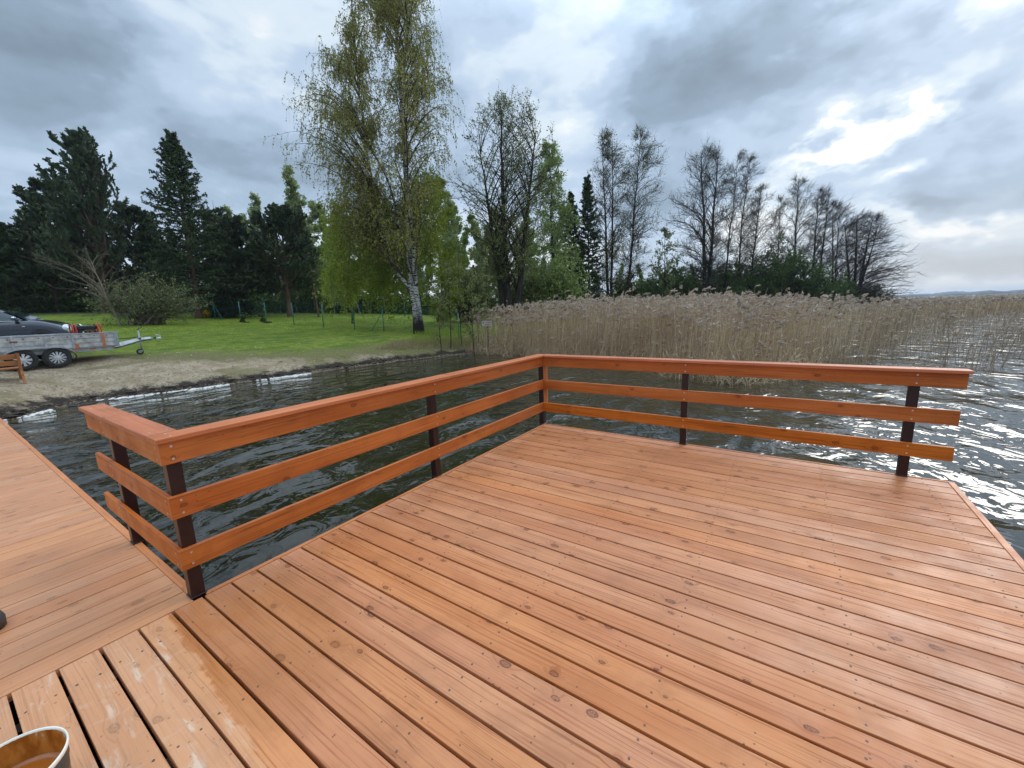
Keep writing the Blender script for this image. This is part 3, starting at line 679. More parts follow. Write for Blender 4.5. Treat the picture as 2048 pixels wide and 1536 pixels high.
xg = scatter([(-14.2, 7), (-12.3, 12), (-11.2, 15.2), (-12, 19), (-26, 25), (-36, 18), (-34, 4), (-30, -2), (-21, -2), (-18.5, 4)], 62000, 6)
dg = sdist(xg[:, 0], xg[:, 1]); k_ = (dg > np.interp(xg[:, 1], [4, 12.5], [4.6, .6])+rng.normal(0, .8, len(dg))) & (vnoise(xg[:, 0], xg[:, 1], .9, 31)+rng.normal(0, .35, len(dg)) > -.35); xg = xg[k_]
dg = dg[k_]
blades('grass', 'green grass covering the slope between the sand and the wire fence', xg, np.interp(dg, [1, 7, 12], [.035, .05, .09]), .014, M_GRASS, 7)
xg = scatter([(-12.6, 13.2), (-10.5, 16.3), (-9, 19), (-13, 20.5), (-15.5, 17), (-14, 14.5)], 5200, 8)
blades('tall_grass', 'tufts of taller green and dry grass round the foot of the birch', xg, .30, .012, M_GRASS, 9)
xg = scatter([(-12.9, 11.2), (-11.3, 14.5), (-10.2, 15.8), (-8.8, 16.4), (-9.2, 18.2), (-12.3, 17.2), (-13.6, 13)], 5200, 10)
blades('dry_grass', 'matted dry grass and reed litter on the bank left of the reeds', xg, .22, .013, M_GRASSD, 11)
# ------------------------------------------------------------------ trees
def barkmat(name, c1, c2, scale=6., birch=False, c3=(.02, .015, .012)):
    mt, g = new_mat(name); tc = g.add('ShaderNodeTexCoord'); P = (tc, 3)
    n = g.noise(g.mapv(P, (1, 1, .3)), scale, 5, .6)
    col = g.mix(g.ss(n, .35, .65), c1, c2)
    if birch:
        b = g.noise(g.mapv(P, (1.2, 1.2, 5.)), 3.2, 4, .65); col = g.mix(g.ss(b, .50, .56), col, c3)
        sp = g.add('ShaderNodeSeparateXYZ', {0: P}); low = g.math('ADD', (sp, 2), g.math('MULTIPLY', n, 1.3))
        col = g.mix(g.ss(low, 2.7, 1.6), col, c3)     # corky black bark at the foot
    setb(g, 'Base Color', col); setb(g, 'Roughness', .9); setb(g, 'Specular IOR Level', .1)
    setb(g, 'Normal', g.add('ShaderNodeBump', {'Height': n, 'Strength': .6, 'Distance': .03}))
    return mt
B_BIRCH = barkmat('birch_bark', (.50, .48, .43), (.26, .245, .22), 3., True)
B_ALDER = barkmat('alder_bark', (.020, .017, .014), (.045, .038, .032))
B_PINE = barkmat('pine_bark', (.085, .06, .045), (.15, .085, .055))
B_TAN = barkmat('tan_bark', (.15, .12, .085), (.22, .18, .13))
B_TWIG = barkmat('brown_twig', (.060, .044, .034), (.10, .075, .056))
B_TWIGR = barkmat('dark_twig', (.040, .033, .029), (.070, .056, .046))
L_BIRCH = leafmat('young_birch_leaf', (.26, .255, .05), (.38, .36, .085), (.20, .195, .04), .5, .45)
L_BIRCHG = leafmat('green_birch_leaf', (.23, .29, .025), (.34, .39, .05), (.17, .22, .02), .5, .5)
L_PALE = leafmat('pale_spring_leaf', (.26, .32, .12), (.38, .43, .19), (.20, .24, .09), .5, .45)
L_ALDER = leafmat('alder_leaf', (.17, .19, .06), (.27, .30, .10), (.12, .13, .05), .5, .4)
L_WILLOW = leafmat('willow_leaf', (.22, .30, .07), (.33, .42, .12), (.16, .22, .05), .5, .45)
L_SPRUCE = leafmat('spruce_needle', (.030, .050, .014), (.060, .088, .024), (.020, .032, .011), .6, .1)
L_PINE = leafmat('pine_needle', (.045, .066, .030), (.088, .115, .056), (.032, .046, .022), .6, .1)
L_BUSH = leafmat('bush_leaf', (.055, .10, .018), (.10, .16, .03), (.04, .065, .014), .5, .35)
L_BUSHP = leafmat('thorn_leaf', (.13, .16, .055), (.24, .27, .11), (.08, .09, .04), .5, .3)
L_DARKB = leafmat('juniper_leaf', (.012, .018, .008), (.025, .035, .014), (.01, .014, .007), .6, .05)
L_YEL = leafmat('forsythia_flower', (.60, .40, .02), (.75, .55, .04), (.25, .28, .03), .5, .3)
def grow(p0, dr, ln, K, up, wander, r, bias=None):
    N = len(p0); P = np.zeros((N, K+1, 3)); P[:, 0] = p0; d = dr.copy(); ln = np.broadcast_to(ln, (N,)); up = np.broadcast_to(up, (N,))
    for k in range(K):
        d = d+r.normal(0, wander, (N, 3)); d[:, 2] += up/K
        if bias is not None: d = d+np.asarray(bias)/K
        d /= np.linalg.norm(d, axis=1, keepdims=True)+1e-9; P[:, k+1] = P[:, k]+d*(ln/K)[:, None]
    return P
def samp(P, idx, t):
    K = P.shape[1]-1; f = np.clip(t, 0, .9999)*K; i = f.astype(int); q = (f-i)[:, None]
    a = P[idx, i]; b = P[idx, i+1]; T = b-a; T /= np.linalg.norm(T, axis=1, keepdims=True)+1e-9
    return a*(1-q)+b*q, T
def off_dir(T, ang, r, flat=0.):
    v = r.normal(size=T.shape); v[:, 2] *= (1-flat); v -= T*np.sum(v*T, 1, keepdims=True); v /= np.linalg.norm(v, axis=1, keepdims=True)+1e-9
    return T*np.cos(ang)[:, None]+v*np.sin(ang)[:, None]
def spawn(P, per, t0, t1, ang, r, flat=0.):
    N = len(P); idx = np.repeat(np.arange(N), per); t = t0+(t1-t0)*(np.tile((np.arange(per)+.5)/per, N)+r.uniform(-.5, .5, N*per)/per)
    p, T = samp(P, idx, t); return idx, t, p, off_dir(T, ang+r.normal(0, .18, len(t)), r, flat)
def rad(N, K, r0, r1): return np.broadcast_to(np.linspace(1, 0, K+1)[None]*(np.reshape(r0, (-1, 1))-np.reshape(r1, (-1, 1)))+np.reshape(r1, (-1, 1)), (N, K+1))
def leaves(P, n, size, r, spread=.08, hang=0., t0=.2, aspect=.6):
    idx = r.integers(0, len(P), n); p, T = samp(P, idx, t0+(1-t0)*r.random(n)); p = p+r.normal(0, spread, (n, 3))
    d = rand_dirs(n)+np.array([0, 0, -hang]); d /= np.linalg.norm(d, axis=1, keepdims=True); s_ = np.cross(d, rand_dirs(n)); s_ /= np.linalg.norm(s_, axis=1, keepdims=True)+1e-9
    q = (size*r.uniform(.6, 1.4, n))[:, None]
    V, Fc = quads(p, d*q*.5, s_*q*.5*aspect); return V, Fc, np.repeat(r.random(n), 4)
LAT = np.array([RR[0], RR[1], 0]); LAT /= np.linalg.norm(LAT); DEP = np.array([-LAT[1], LAT[0], 0])
def finish(root, trunk_parts, crown_parts, bark, twig, leaf, leafparts=None):
    V, Fc, A = join(trunk_parts); mk('trunk', V, Fc, bark, root, {'rnd': A}, smooth=True)
    parts = list(crown_parts); nf = sum(len(p[1]) for p in parts); mats = [twig, leaf or twig]
    if leafparts: parts += leafparts
    V, Fc, A = join(parts); mi = np.zeros(len(Fc)); mi[nf:] = 1
    mk('crown', V, Fc, mats, root, {'rnd': A}, matidx=mi)
    return root
def ground_at(px, dep, py=620):
    p = at(px, py, dep); p = p.copy(); p[2] = float(gz(p[0], p[1])); return p
def top_at(tx, ty, dep): return at(tx, ty, dep)
def trunkline(base, top, K, r, wob=.02):
    t = np.linspace(0, 1, K+1)[:, None]; P = base[None]*(1-t)+top[None]*t; L = np.linalg.norm(top-base)
    w_ = np.cumsum(r.normal(0, wob*L/K, (K+1, 3)), 0); w_[:, 2] = 0; w_ -= w_[:1]; w_ = w_-t*w_[-1:]
    return (P+w_)[None]
def broadleaf(name, label, cat, bx, dep, tx, ty, prof, seed, nl=40, nb=7, nt=6, r0=.16, rise=.9, droop=0., bark=None, twig=None, leaf=None, nleaf=0, lsize=.12, group=None, t0=.15, stems=None, bias=None, tdroop=0., tlen=.30, hang=0., bdroop=None, by=620, twr=.008, flatness=.0, extra=None, lspread=.08):
    """prof: list of (t, radius left, radius right) in metres against height fraction"""
    r = np.random.default_rng(seed); base = ground_at(bx, dep, by); top = top_at(tx, ty, dep); Ht = top[2]-base[2]
    base[2] -= .15
    root = empty(name, base, label, cat, group)
    stems = stems or [(0, 0, 0, 0, 1.)]; TP = []; CP = []; LP = []; TW = []
    pt = np.array([p[0] for p in prof]); pl = np.array([p[1] for p in prof]); pr_ = np.array([p[2] for p in prof])
    axis_top = top
    for (b1, b2, t1_, t2_, hf) in stems:
        b = base+LAT*b1+DEP*b2; tp = top+LAT*t1_+DEP*t2_; tp = b+(tp-b)*hf
        tl = trunkline(b, tp, 14, r, .035 if name != 'birch_tree' else .02); rt = r0*(.55+.45*hf)
        TP.append(tubes(tl, rt*np.array([1.35]+list(np.linspace(1.0, .10, 14)))[None], 8))
        n = max(6, int(nl*(hf if len(stems) == 1 else hf/len(stems)**.6)))
        # target driven limbs
        th = t0+(1.-t0)*((np.arange(n)+r.random(n))/n)
        ph = r.uniform(0, 2*np.pi, n); cs = np.cos(ph)
        wl = np.interp(th, pt, pl); wr = np.interp(th, pt, pr_); ra = np.where(cs > 0, wr, wl)*(np.abs(cs)*.25+.75)*r.uniform(.55, 1.05, n)
        axis = base+(top-base)*th[:, None]
        tip = axis+LAT*(ra*cs)[:, None]+DEP*(ra*np.sin(ph))[:, None]
        hd = np.linalg.norm((tip-samp(tl, np.zeros(n, int), th)[0])[:, :2], axis=1)
        ta = np.clip((th*Ht-hd*rise)/(Ht*hf), t0*.45, .97); p0, T = samp(tl, np.zeros(n, int), ta)
        L = np.linalg.norm(tip-p0, axis=1); K = 6; u = np.linspace(0, 1, K+1)[None, :, None]
        c1 = p0+(T*.5+(tip-p0)/L[:, None]*.5)*(L*.5)[:, None]; c1[:, 2] += L*.10*(1 if droop <= 0 else 2.2)
        LB = (1-u)**2*p0[:, None]+2*u*(1-u)*c1[:, None]+u**2*tip[:, None]+np.cumsum(r.normal(0, .018, (n, K+1, 3))*L[:, None, None], 1)*np.linspace(0, 1, K+1)[None, :, None]
        if droop: LB[:, :, 2] -= (u[:, :, 0]**3)*droop*L[:, None]*.3
        rl = np.clip(.012+.012*L, .012, r0*.42)*(1-.4*th)
        TP.append(tubes(LB, rad(n, K, rl, rl*.25), 5))
        idx, t, p, d = spawn(LB, nb, .18, 1.0, .75, r, flatness); lb = (L[idx]*(.50-.30*t)+.12*Ht/10)*r.uniform(.6, 1.25, len(t))
        BP = grow(p, d, lb, 4, .35-(bdroop if bdroop is not None else droop), .13, r, bias)
        CP.append(tubes(BP, rad(len(p), 4, np.maximum(rl[idx]*.38, .006), .004), 3))
        idx2, t, p, d = spawn(BP, nt, .1, 1.0, .65, r, flatness*.5); lt = tlen*Ht/12*r.uniform(.5, 1.5, len(t))
        K2 = 3; TWG = grow(p, d, lt, K2, .3-tdroop, .16, r, bias); CP.append(tubes(TWG, rad(len(p), K2, twr, twr*.45), 3)); TW.append(TWG)
    TW = np.concatenate(TW)
    if extra is not None: extra(TP, CP, r, base, top, root)
    if nleaf: LP = [leaves(TW, nleaf, lsize, r, lspread, hang)]
    return finish(root, TP, CP, bark or B_ALDER, twig or B_TWIG, leaf, LP)
def conifer(name, label, cat, bx, dep, tx, ty, wid, seed, kind='spruce', r0=.18, group=None, t0=.12, by=620, dens=1., lean=None, leaf=None, shape=1.):
    r = np.random.default_rng(seed); base = ground_at(bx, dep, by); top = top_at(tx, ty, dep); Ht = top[2]-base[2]; base[2] -= .15
    root = empty(name, base, label, cat, group); tl = trunkline(base, top, 12, r, .01 if kind == 'spruce' else .03)
    TP = [tubes(tl, r0*np.array([1.25]+list(np.linspace(1, .06, 12)))[None], 8)]
    if kind == 'spruce':
        n = int(150*dens); th = t0+(1-t0)*(np.arange(n)+.5)/n; ph = np.arange(n)*2.399+r.normal(0, .3, n)
        Lb = wid*np.clip((1-th)/(1-t0), .03, 1)**shape*r.uniform(.55, 1.28, n)+.12
        p0, T = samp(tl, np.zeros(n, int), th); d = LAT*np.cos(ph)[:, None]+DEP*np.sin(ph)[:, None]; d = d+np.array([0, 0, 1.])*np.interp(th, [0, .5, 1], [-.12, .05, .8])[:, None]
        d /= np.linalg.norm(d, axis=1, keepdims=True); LB = grow(p0, d, Lb, 6, np.interp(th, [0, .6, 1], [-.25, -.05, .35]), .05, r)
        LB[:, :, 2] += (np.linspace(0, 1, 7)**3)[None]*Lb[:, None]*.16
        CP = [tubes(LB, rad(n, 6, .012+.008*Lb, .005), 4)]
        per = 10; idx, t, p, dd = spawn(LB, per, .12, 1.0, .85, r, .75); ls = Lb[idx]*(.34-.22*t)+.10
        BP = grow(p, dd, ls, 3, -.45, .08, r); CP.append(tubes(BP, rad(len(p), 3, .006, .003), 3))
        nlv = int(16500*dens); v1 = leaves(BP, nlv, .15, r, .025, .25, 0., .30); v2 = leaves(LB, int(nlv*.35), .17, r, .04, .1, .15, .35); LV = [v1, v2]
        mt = leaf or L_SPRUCE
    else:
        n = int(64*dens); th = t0+(1-t0)*np.sort(r.random(n)); ph = r.uniform(0, 6.28, n)
        env = np.interp(th, [t0, t0+.12, .55, .8, 1.], [.75, 1., .85, .62, .22])*wid
        ra = env*r.uniform(.45, 1.1, n); p0, T = samp(tl, np.zeros(n, int), np.clip(th-.06, t0*.8, 1)); d = LAT*np.cos(ph)[:, None]+DEP*np.sin(ph)[:, None]+np.array([0, 0, 1.])*np.interp(th, [0, 1], [.05, .9])[:, None]
        if lean is not None: d = d+np.asarray(lean)*.9
        d /= np.linalg.norm(d, axis=1, keepdims=True); LB = grow(p0, d, ra, 6, .35, .09, r, lean)
        CP = []; TP.append(tubes(LB, rad(n, 6, .02+.018*ra, .008), 5))
        idx, t, p, dd = spawn(LB, 9, .3, 1.0, .7, r, .5); ls = ra[idx]*(.40-.22*t)+.18
        BP = grow(p, dd, ls, 3, .45, .12, r, lean); CP.append(tubes(BP, rad(len(p), 3, .010, .005), 3))
        # needle tufts: short stiff strokes radiating forwards from the shoots
        m_ = int(14500*dens); ii = r.integers(0, len(BP), m_); pp, TT = samp(BP, ii, 1-.75*r.random(m_)**1.8)
        dd = TT+r.normal(0, .5, (m_, 3)); dd[:, 2] += .25; dd /= np.linalg.norm(dd, axis=1, keepdims=True); q = (.13*r.uniform(.6, 1.4, m_))[:, None]
        sw = np.cross(dd, rand_dirs(m_)); sw /= np.linalg.norm(sw, axis=1, keepdims=True)+1e-9
        V, Fc = quads(pp+dd*q*.6+r.normal(0, .025, (m_, 3)), dd*q, sw*q*.30); LV = [(V, Fc, np.repeat(r.random(m_), 4))]
        mt = leaf or L_PINE
    return finish(root, TP, CP, B_PINE, B_TWIGR, mt, LV)
# --- the big weeping birch
def big_birch():
    r = np.random.default_rng(77); dep = 23.5; base = at(838, 664, dep); base[2] = float(gz(base[0], base[1]))-.2
    root = empty('birch_tree', base, 'tallest tree, a drooping birch with white forked trunk and young leaves, beside the wire fence', 'tree')
    def line(pts, dz=0.):
        P = np.array([at(x, y, dep+dd) for x, y, dd in pts]); P[0, 2] = base[2] if dz == 0 else P[0, 2]
        # resample
        s_ = np.r_[0, np.cumsum(np.linalg.norm(np.diff(P, axis=0), axis=1))]; q = np.linspace(0, s_[-1], 25)
        return np.stack([np.interp(q, s_, P[:, i]) for i in range(3)], -1)[None]
    T1 = line([(836, 668, 0), (834, 640, 0), (829, 600, 0), (824, 574, 0), (818, 500, .2), (815, 410, .4), (806, 250, .5), (797, 110, .4), (788, 0, .2), (783, -60, 0)])
    T2 = line([(843, 668, -.1), (838, 620, -.1), (831, 580, -.2), (828, 500, -.5), (822, 440, -.8), (812, 330, -1), (806, 180, -1.1), (816, 60, -1.2)])
    T3 = line([(826, 582, 0), (812, 566, .1), (796, 548, .2), (783, 520, .3), (779, 505, .4), (760, 430, .7), (738, 330, 1.), (720, 200, 1.2), (708, 90, 1.2)], 1)
    T4 = line([(818, 500, .2), (800, 440, .6), (776, 360, -1), (745, 300, -1.5), (700, 200, -1.8), (668, 140, -1.8)], 1)
    k = np.linspace(1, 0, 25)
    TP = [tubes(T1, (.035+.165*k**.8)[None]*np.r_[1.5, 1.25, np.ones(23)][None], 10), tubes(T2, (.03+.13*k)[None]*np.r_[1.5, 1.2, np.ones(23)][None], 10), tubes(T3, (.025+.085*k)[None], 8), tubes(T4, (.02+.06*k)[None], 7)]
    MAIN = np.concatenate([T1, T2, T3, T4])
    # crown outline: targets in the picture plane with free depth
    out = []
    Ls = [(596, 275), (604, 300), (612, 150), (620, 190), (642, 110), (640, 250), (655, 180), (668, 130), (690, 100), (701, 60), (712, 20), (650, 330), (660, 400), (672, 440), (690, 470), (700, 420), (630, 240), (615, 270)]
    Rs = [(842, 10), (850, 50), (866, 90), (874, 120), (885, 150), (893, 170), (890, 210), (893, 255), (880, 300), (872, 350), (860, 390), (870, 250), (855, 150)]
    Tp = [(722, -20), (735, -50), (750, -80), (790, -110), (812, -80), (828, -50), (838, -20), (700, 40), (715, -5)]
    for q in Ls+Rs+Tp+Tp: out += [(q[0]+r.normal(0, 7), q[1]+r.normal(0, 9), r.normal(0, 1.2)) for _ in range(2)]
    for _ in range(215):
        y = r.uniform(-60, 470); lo = np.interp(y, [-60, 0, 60, 110, 150, 275, 350, 470], [742, 722, 705, 660, 635, 620, 655, 690]); hi = np.interp(y, [-60, 0, 110, 170, 255, 400, 470], [818, 838, 870, 888, 888, 862, 850])
        out.append((r.uniform(lo, hi), y, r.normal(0, 1.9)))
    out = np.array(out); tip = np.array([at(x, y, dep+d) for x, y, d in out]); n = len(tip)
    # attach below, on the nearest trunk
    flat = MAIN.reshape(-1, 3); mid = np.repeat(np.arange(4), 25)
    p0 = np.zeros((n, 3)); T0 = np.zeros((n, 3))
    for i in range(n):
        dv = flat-tip[i]; hd = np.linalg.norm(dv[:, :2], axis=1); cost = np.abs(dv[:, 2]+.75*hd+.5)+.55*hd+r.random(len(flat))*.5; j = int(np.argmin(cost)); p0[i] = flat[j]
        kk = j % 25; T0[i] = flat[min(j+1, 25*(j//25)+24)]-flat[max(j-1, 25*(j//25))]
    T0 /= np.linalg.norm(T0, axis=1, keepdims=True)+1e-9; L = np.linalg.norm(tip-p0, axis=1); K = 7; u = np.linspace(0, 1, K+1)[None, :, None]
    c1 = p0+T0*(L*.30)[:, None]+(tip-p0)*.35; c1[:, 2] += L*.22
    LB = (1-u)**2*p0[:, None]+2*u*(1-u)*c1[:, None]+u**2*tip[:, None]+np.cumsum(r.normal(0, .014, (n, K+1, 3))*L[:, None, None], 1)*u
    rl = .008+.008*L
    idx, t, p, d = spawn(LB, 7, .2, 1., .8, r); lb = (L[idx]*.20+.35)*r.uniform(.6, 1.3, len(t)); BP = grow(p, d, lb, 4, -.3, .12, r); CP = [tubes(LB, rad(n, K, rl, .006), 5), tubes(BP, rad(len(p), 4, .008, .004), 3)]
    # hanging shoots
    idx, t, p, d = spawn(BP, 4, .15, 1., .7, r); p2, _ = samp(LB, r.integers(0, n, 1500), r.uniform(.5, 1, 1500)); p = np.concatenate([p, p2]); d = np.concatenate([d*.6, rand_dirs(1500)*.5])
    ln = r.uniform(.35, 1.25, len(p))*np.interp(p[:, 2], [2, 6, 16], [1.1, 1.1, .8]); HG = grow(p, d, ln, 5, -3.2, .10, r, (-.25, -.1, 0)); CP.append(tubes(HG, rad(len(p), 5, .0045, .0025), 3))
    # long curtain of foliage low on the left and behind
    cur = []
    for _ in range(820):
        x = 826-r.random()**1.2*176; y = r.uniform(430, 600)
        cur.append(at(x, y-r.uniform(0, 60), dep+r.uniform(.3, 3.2)))
    for _ in range(260): cur.append(at(r.uniform(830, 880), r.uniform(330, 500), dep+r.uniform(-.5, 2.)))
    cur = np.array(cur); CH = grow(cur, rand_dirs(len(cur))*.4, r.uniform(.5, 2.4, len(cur)), 6, -2.8, .1, r, (-.35, -.1, 0)); CP.append(tubes(CH, rad(len(cur), 6, .004, .0025), 3))
    # branches that carry the curtain
    ci = r.choice(len(cur), 60, replace=False); tp_ = cur[ci]; s0, _ = samp(MAIN, r.integers(0, 3, 60), r.uniform(.2, .42, 60)); q = np.linspace(0, 1, 7)[None, :, None]; mid_ = (s0+tp_)/2+np.array([0, 0, .9]); CB = (1-q)**2*s0[:, None]+2*q*(1-q)*mid_[:, None]+q**2*tp_[:, None]
    CP.append(tubes(CB, rad(60, 6, .018, .006), 5))
    LV = [leaves(HG, 68000, .060, r, .03, .9, .05, .75), leaves(BP, 15000, .066, r, .05, .5, .1, .75)]
    LC = leaves(CH, 38000, .078, r, .09, .9, 0., .75)
    # curtain greener than the crown: kept as a third material
    V, Fc, A = join(TP); mk('trunk', V, Fc, B_BIRCH, root, {'rnd': A}, smooth=True)
    nf1 = sum(len(x[1]) for x in CP); nf2 = nf1+sum(len(x[1]) for x in LV)
    V, Fc, A = join(CP+LV+[LC]); mi = np.zeros(len(Fc)); mi[nf1:nf2] = 1; mi[nf2:] = 2
    mk('crown', V, Fc, [B_TWIG, L_BIRCH, L_BIRCHG], root, {'rnd': A}, matidx=mi)
big_birch()
WIND = (.10, .05, .02)
def pxm(px, dep): return px*dep/F
# --- trees right of the birch
P_AL = lambda a, b: [(0, .05*a, .05*b), (.25, .55*a, .55*b), (.5, .95*a, .95*b), (.7, a, b), (.88, .7*a, .7*b), (1, .12*a, .12*b)]
P_EGG = lambda a, b: [(0, .3*a, .3*b), (.2, .85*a, .85*b), (.42, a, b), (.65, .75*a, .75*b), (.85, .4*a, .4*b), (1, .06*a, .06*b)]
broadleaf('alder_tree', 'black-trunked alder with twin stems and thin budding crown, right of the tall birch', 'tree', 1020, 29, 1012, 200, [(0, .1, .1), (.25, 1.2, 1.4), (.45, 3.2, 3.0), (.65, 4.0, 3.6), (.82, 3.4, 3.0), (.93, 2.0, 1.8), (1, .5, .4)], 31, nl=84, nb=8, nt=6, r0=.27, rise=1.15, leaf=L_ALDER, nleaf=15000, lsize=.085, twig=B_TWIG, stems=[(-.3, 0, -2.4, .5, .80), (.3, -.1, 2.4, -.4, .84), (0, .1, -.4, .2, 1.)], t0=.22)
broadleaf('willow_tree', 'light green drooping tree behind the black-trunked alder', 'tree', 1110, 36, 1098, 285, P_EGG(2.8, 3.0), 32, nl=70, nb=6, nt=5, r0=.16, rise=.8, droop=.5, tdroop=2.0, tlen=.5, leaf=L_WILLOW, nleaf=20000, lsize=.11, hang=.8, t0=.05)
broadleaf('young_birch', 'young yellow-green birch just right of the tall birch trunk', 'tree', 884, 29, 878, 358, P_EGG(1.7, 1.8), 33, nl=40, nb=6, nt=5, r0=.07, rise=1., tdroop=1.2, leaf=L_BIRCHG, nleaf=12500, lsize=.09, hang=.6, bark=B_TAN, t0=.05)
broadleaf('small_tree', 'small round spring-green tree standing at the fence, left of the tall birch', 'tree', 703, 30, 694, 440, P_EGG(2.3, 1.9), 34, nl=34, nb=6, nt=5, r0=.10, rise=.8, leaf=L_PALE, nleaf=13000, lsize=.105, bark=B_ALDER, t0=.22)
conifer('spruce_tree', 'dark narrow spruce, the taller of the two left of the bare alders', 'tree', 1180, 38, 1174, 358, 2.0, 41, r0=.14, t0=.03, shape=.7, dens=1.)
conifer('spruce_tree', 'dark narrow spruce, the shorter of the two left of the bare alders', 'tree', 1144, 39, 1142, 388, 1.8, 42, r0=.12, t0=.03, shape=.7, dens=.8)
GA = 'bare alders along the reed bed'
al = [ # bx dep tx ty prof seed stems r0 label
 (1219, 41, 1214, 264, P_AL(2.4, 2.4), 51, [(-.12, 0, -.5, .3, 1.), (.14, 0, .5, -.2, .95)], .16, 'tall slim alder with two close parallel trunks, first bare tree right of the spruces', 46, None, 1800),
 (1250, 42, 1282, 260, P_AL(2.4, 2.6), 52, None, .16, 'tall slim bare alder leaning right, second bare tree right of the spruces', 46, None, 1500),
 (1411, 44, 1418, 298, P_AL(4.1, 2.7), 53, [(-.1, 0, -.6, .3, 1.), (.25, 0, .9, -.3, .96)], .24, 'stoutest bare alder with a full rounded crown, standing near the middle of the row', 64, None, 700),
 (1441, 46, 1476, 308, P_AL(2.0, 2.0), 54, None, .12, 'thin bare alder leaning right, just right of the stout rounded one', 30, (.25, .1, 0), 300),
 (1466, 47, 1502, 316, P_AL(1.5, 2.4), 55, None, .13, 'slender bare alder with wind-swept top above the left side of the green bush', 36, (.30, .1, 0), 300),
 (1493, 48, 1523, 372, P_AL(1.9, 2.6), 56, None, .15, 'crooked bare alder rising from behind the left part of the big green bush', 40, (.25, .1, 0), 300),
 (1582, 51, 1597, 356, P_AL(3.1, 3.2), 57, None, .17, 'straight bare alder rising out of the right part of the big green bush', 46, (.2, .1, 0), 300),
 (1548, 50, 1562, 396, P_AL(1.6, 2.2), 61, None, .10, 'thin bare alder growing out of the middle of the big green bush', 34, (.3, .1, 0), 200),
 (1664, 54, 1672, 400, P_AL(2.0, 2.8), 62, [(0, 0, -.4, 0, 1.), (.3, .2, .9, .3, .9)], .13, 'low bare alder between the wind-swept one and the wide one at the right end', 40, (.42, .15, -.05), 150),
 (1621, 53, 1646, 378, P_AL(1.8, 3.4), 58, [(0, 0, -.6, 0, 1.), (.5, .3, 1.2, .3, .95)], .18, 'wind-swept bare alder with several dark stems, second from the right end of the row', 54, (.42, .15, -.05), 200),
]
for bx, dep, tx, ty, pf, sd_, st, r0, lab, nl, bias, nlf in al:
    pf = [(a_, b_*1.15, c_*1.15) for a_, b_, c_ in pf]
    broadleaf('alder_tree', lab, 'tree', bx, dep, tx, ty, pf, sd_, nl=int(nl*1.35), nb=9, nt=8, r0=r0, rise=.85, leaf=L_ALDER, nleaf=nlf*2, lsize=.10, twig=B_TWIGR, stems=st, group=GA, t0=.16, bias=bias or (.12, .04, 0), twr=.009, tlen=.42, lspread=.05)
broadleaf('alder_tree', 'low wide bare alder with many spreading stems, last tree at the right end', 'tree', 1704, 55, 1730, 428, [(0, 3.2, 4.5), (.15, 4.4, 7.4), (.35, 4.2, 6.8), (.6, 3.6, 5.2), (.85, 2.4, 3.4), (1, .8, 1.2)], 59, nl=120, nb=9, nt=8, r0=.24, rise=.42, leaf=L_ALDER, nleaf=200, lsize=.1, twig=B_TWIGR, stems=[(-.2, 0, -2.6, .3, .9), (.1, 0, -1.0, 0, 1.), (.3, 0, 1.2, 0, .95), (.4, .2, 2.6, .4, .8)], group=GA, t0=.05, bias=(.45, .18, -.05), twr=.009, tlen=.45)
broadleaf('thin_tree', 'thin young tree with sparse leaves in the gap between slim and stout alders', 'tree', 1330, 43, 1330, 455, P_AL(1.6, 1.6), 60, nl=26, nb=6, nt=5, r0=.07, leaf=L_ALDER, nleaf=2600, lsize=.12, twig=B_TWIG)
# --- bushes behind the reeds
def bush(name, label, bx, dep, ty, wpx, seed, leaf, nleaf, lsize=.13, group=None, cat='bush', n=60, bark=None, by=615, depth=.7, shape=(.55, 1.)):
    r = np.random.default_rng(seed); base = ground_at(bx, dep, by); Hh = top_at(bx, ty, dep)[2]-base[2]; W = pxm(wpx, dep)/2
    root = empty(name, base, label, cat, group)
    ph = r.uniform(0, 6.28, n); el_ = np.arccos(r.uniform(0, 1, n)); rr_ = r.uniform(.6, 1., n)
    tip = base+LAT*(np.cos(ph)*np.sin(el_)*W*rr_)[:, None]+DEP*(np.sin(ph)*np.sin(el_)*W*depth*rr_)[:, None]+np.array([0, 0, 1.])*(np.cos(el_)**shape[0]*Hh*rr_*r.uniform(.75, 1.0, n)+.1)[:, None]
    b0 = base+r.normal(0, W*.12, (n, 3))*np.array([1, 1, 0]); q = np.linspace(0, 1, 6)[None, :, None]; md = b0*.5+tip*.5; md[:, 2] += .2*Hh
    LB = (1-q)**2*b0[:, None]+2*q*(1-q)*md[:, None]+q**2*tip[:, None]; TP = [tubes(LB, rad(n, 5, .03*Hh/3+.008, .006), 4)]
    _, t, p, d = spawn(LB, 9, .25, 1., .8, r); BP = grow(p, d, Hh*.22*r.uniform(.5, 1.4, len(p)), 3, .2, .15, r); _, t, p, d = spawn(BP, 4, .2, 1, .7, r); TW = grow(p, d, Hh*.10*r.uniform(.5, 1.5, len(p)), 2, .1, .15, r)
    CP = [tubes(BP, rad(len(BP), 3, .008, .004), 3), tubes(TW, rad(len(TW), 2, .005, .003), 3)]
    return finish(root, TP, CP, bark or B_TWIG, B_TWIG, leaf, [leaves(TW, nleaf, lsize, r, .07, 0., 0.)])
bush('green_bush', 'big dome of dark green bush behind the crooked bare alders', 1560, 50, 486, 175, 71, L_BUSH, 30000, .15)
bush('green_bush', 'low dark green bush under the wind-swept alders, next to the big dome', 1655, 53, 548, 100, 72, L_BUSH, 12000, .14)
bush('green_bush', 'olive green bush mound between slim and stout alders', 1340, 46, 520, 130, 73, L_BUSH, 20000, .14)
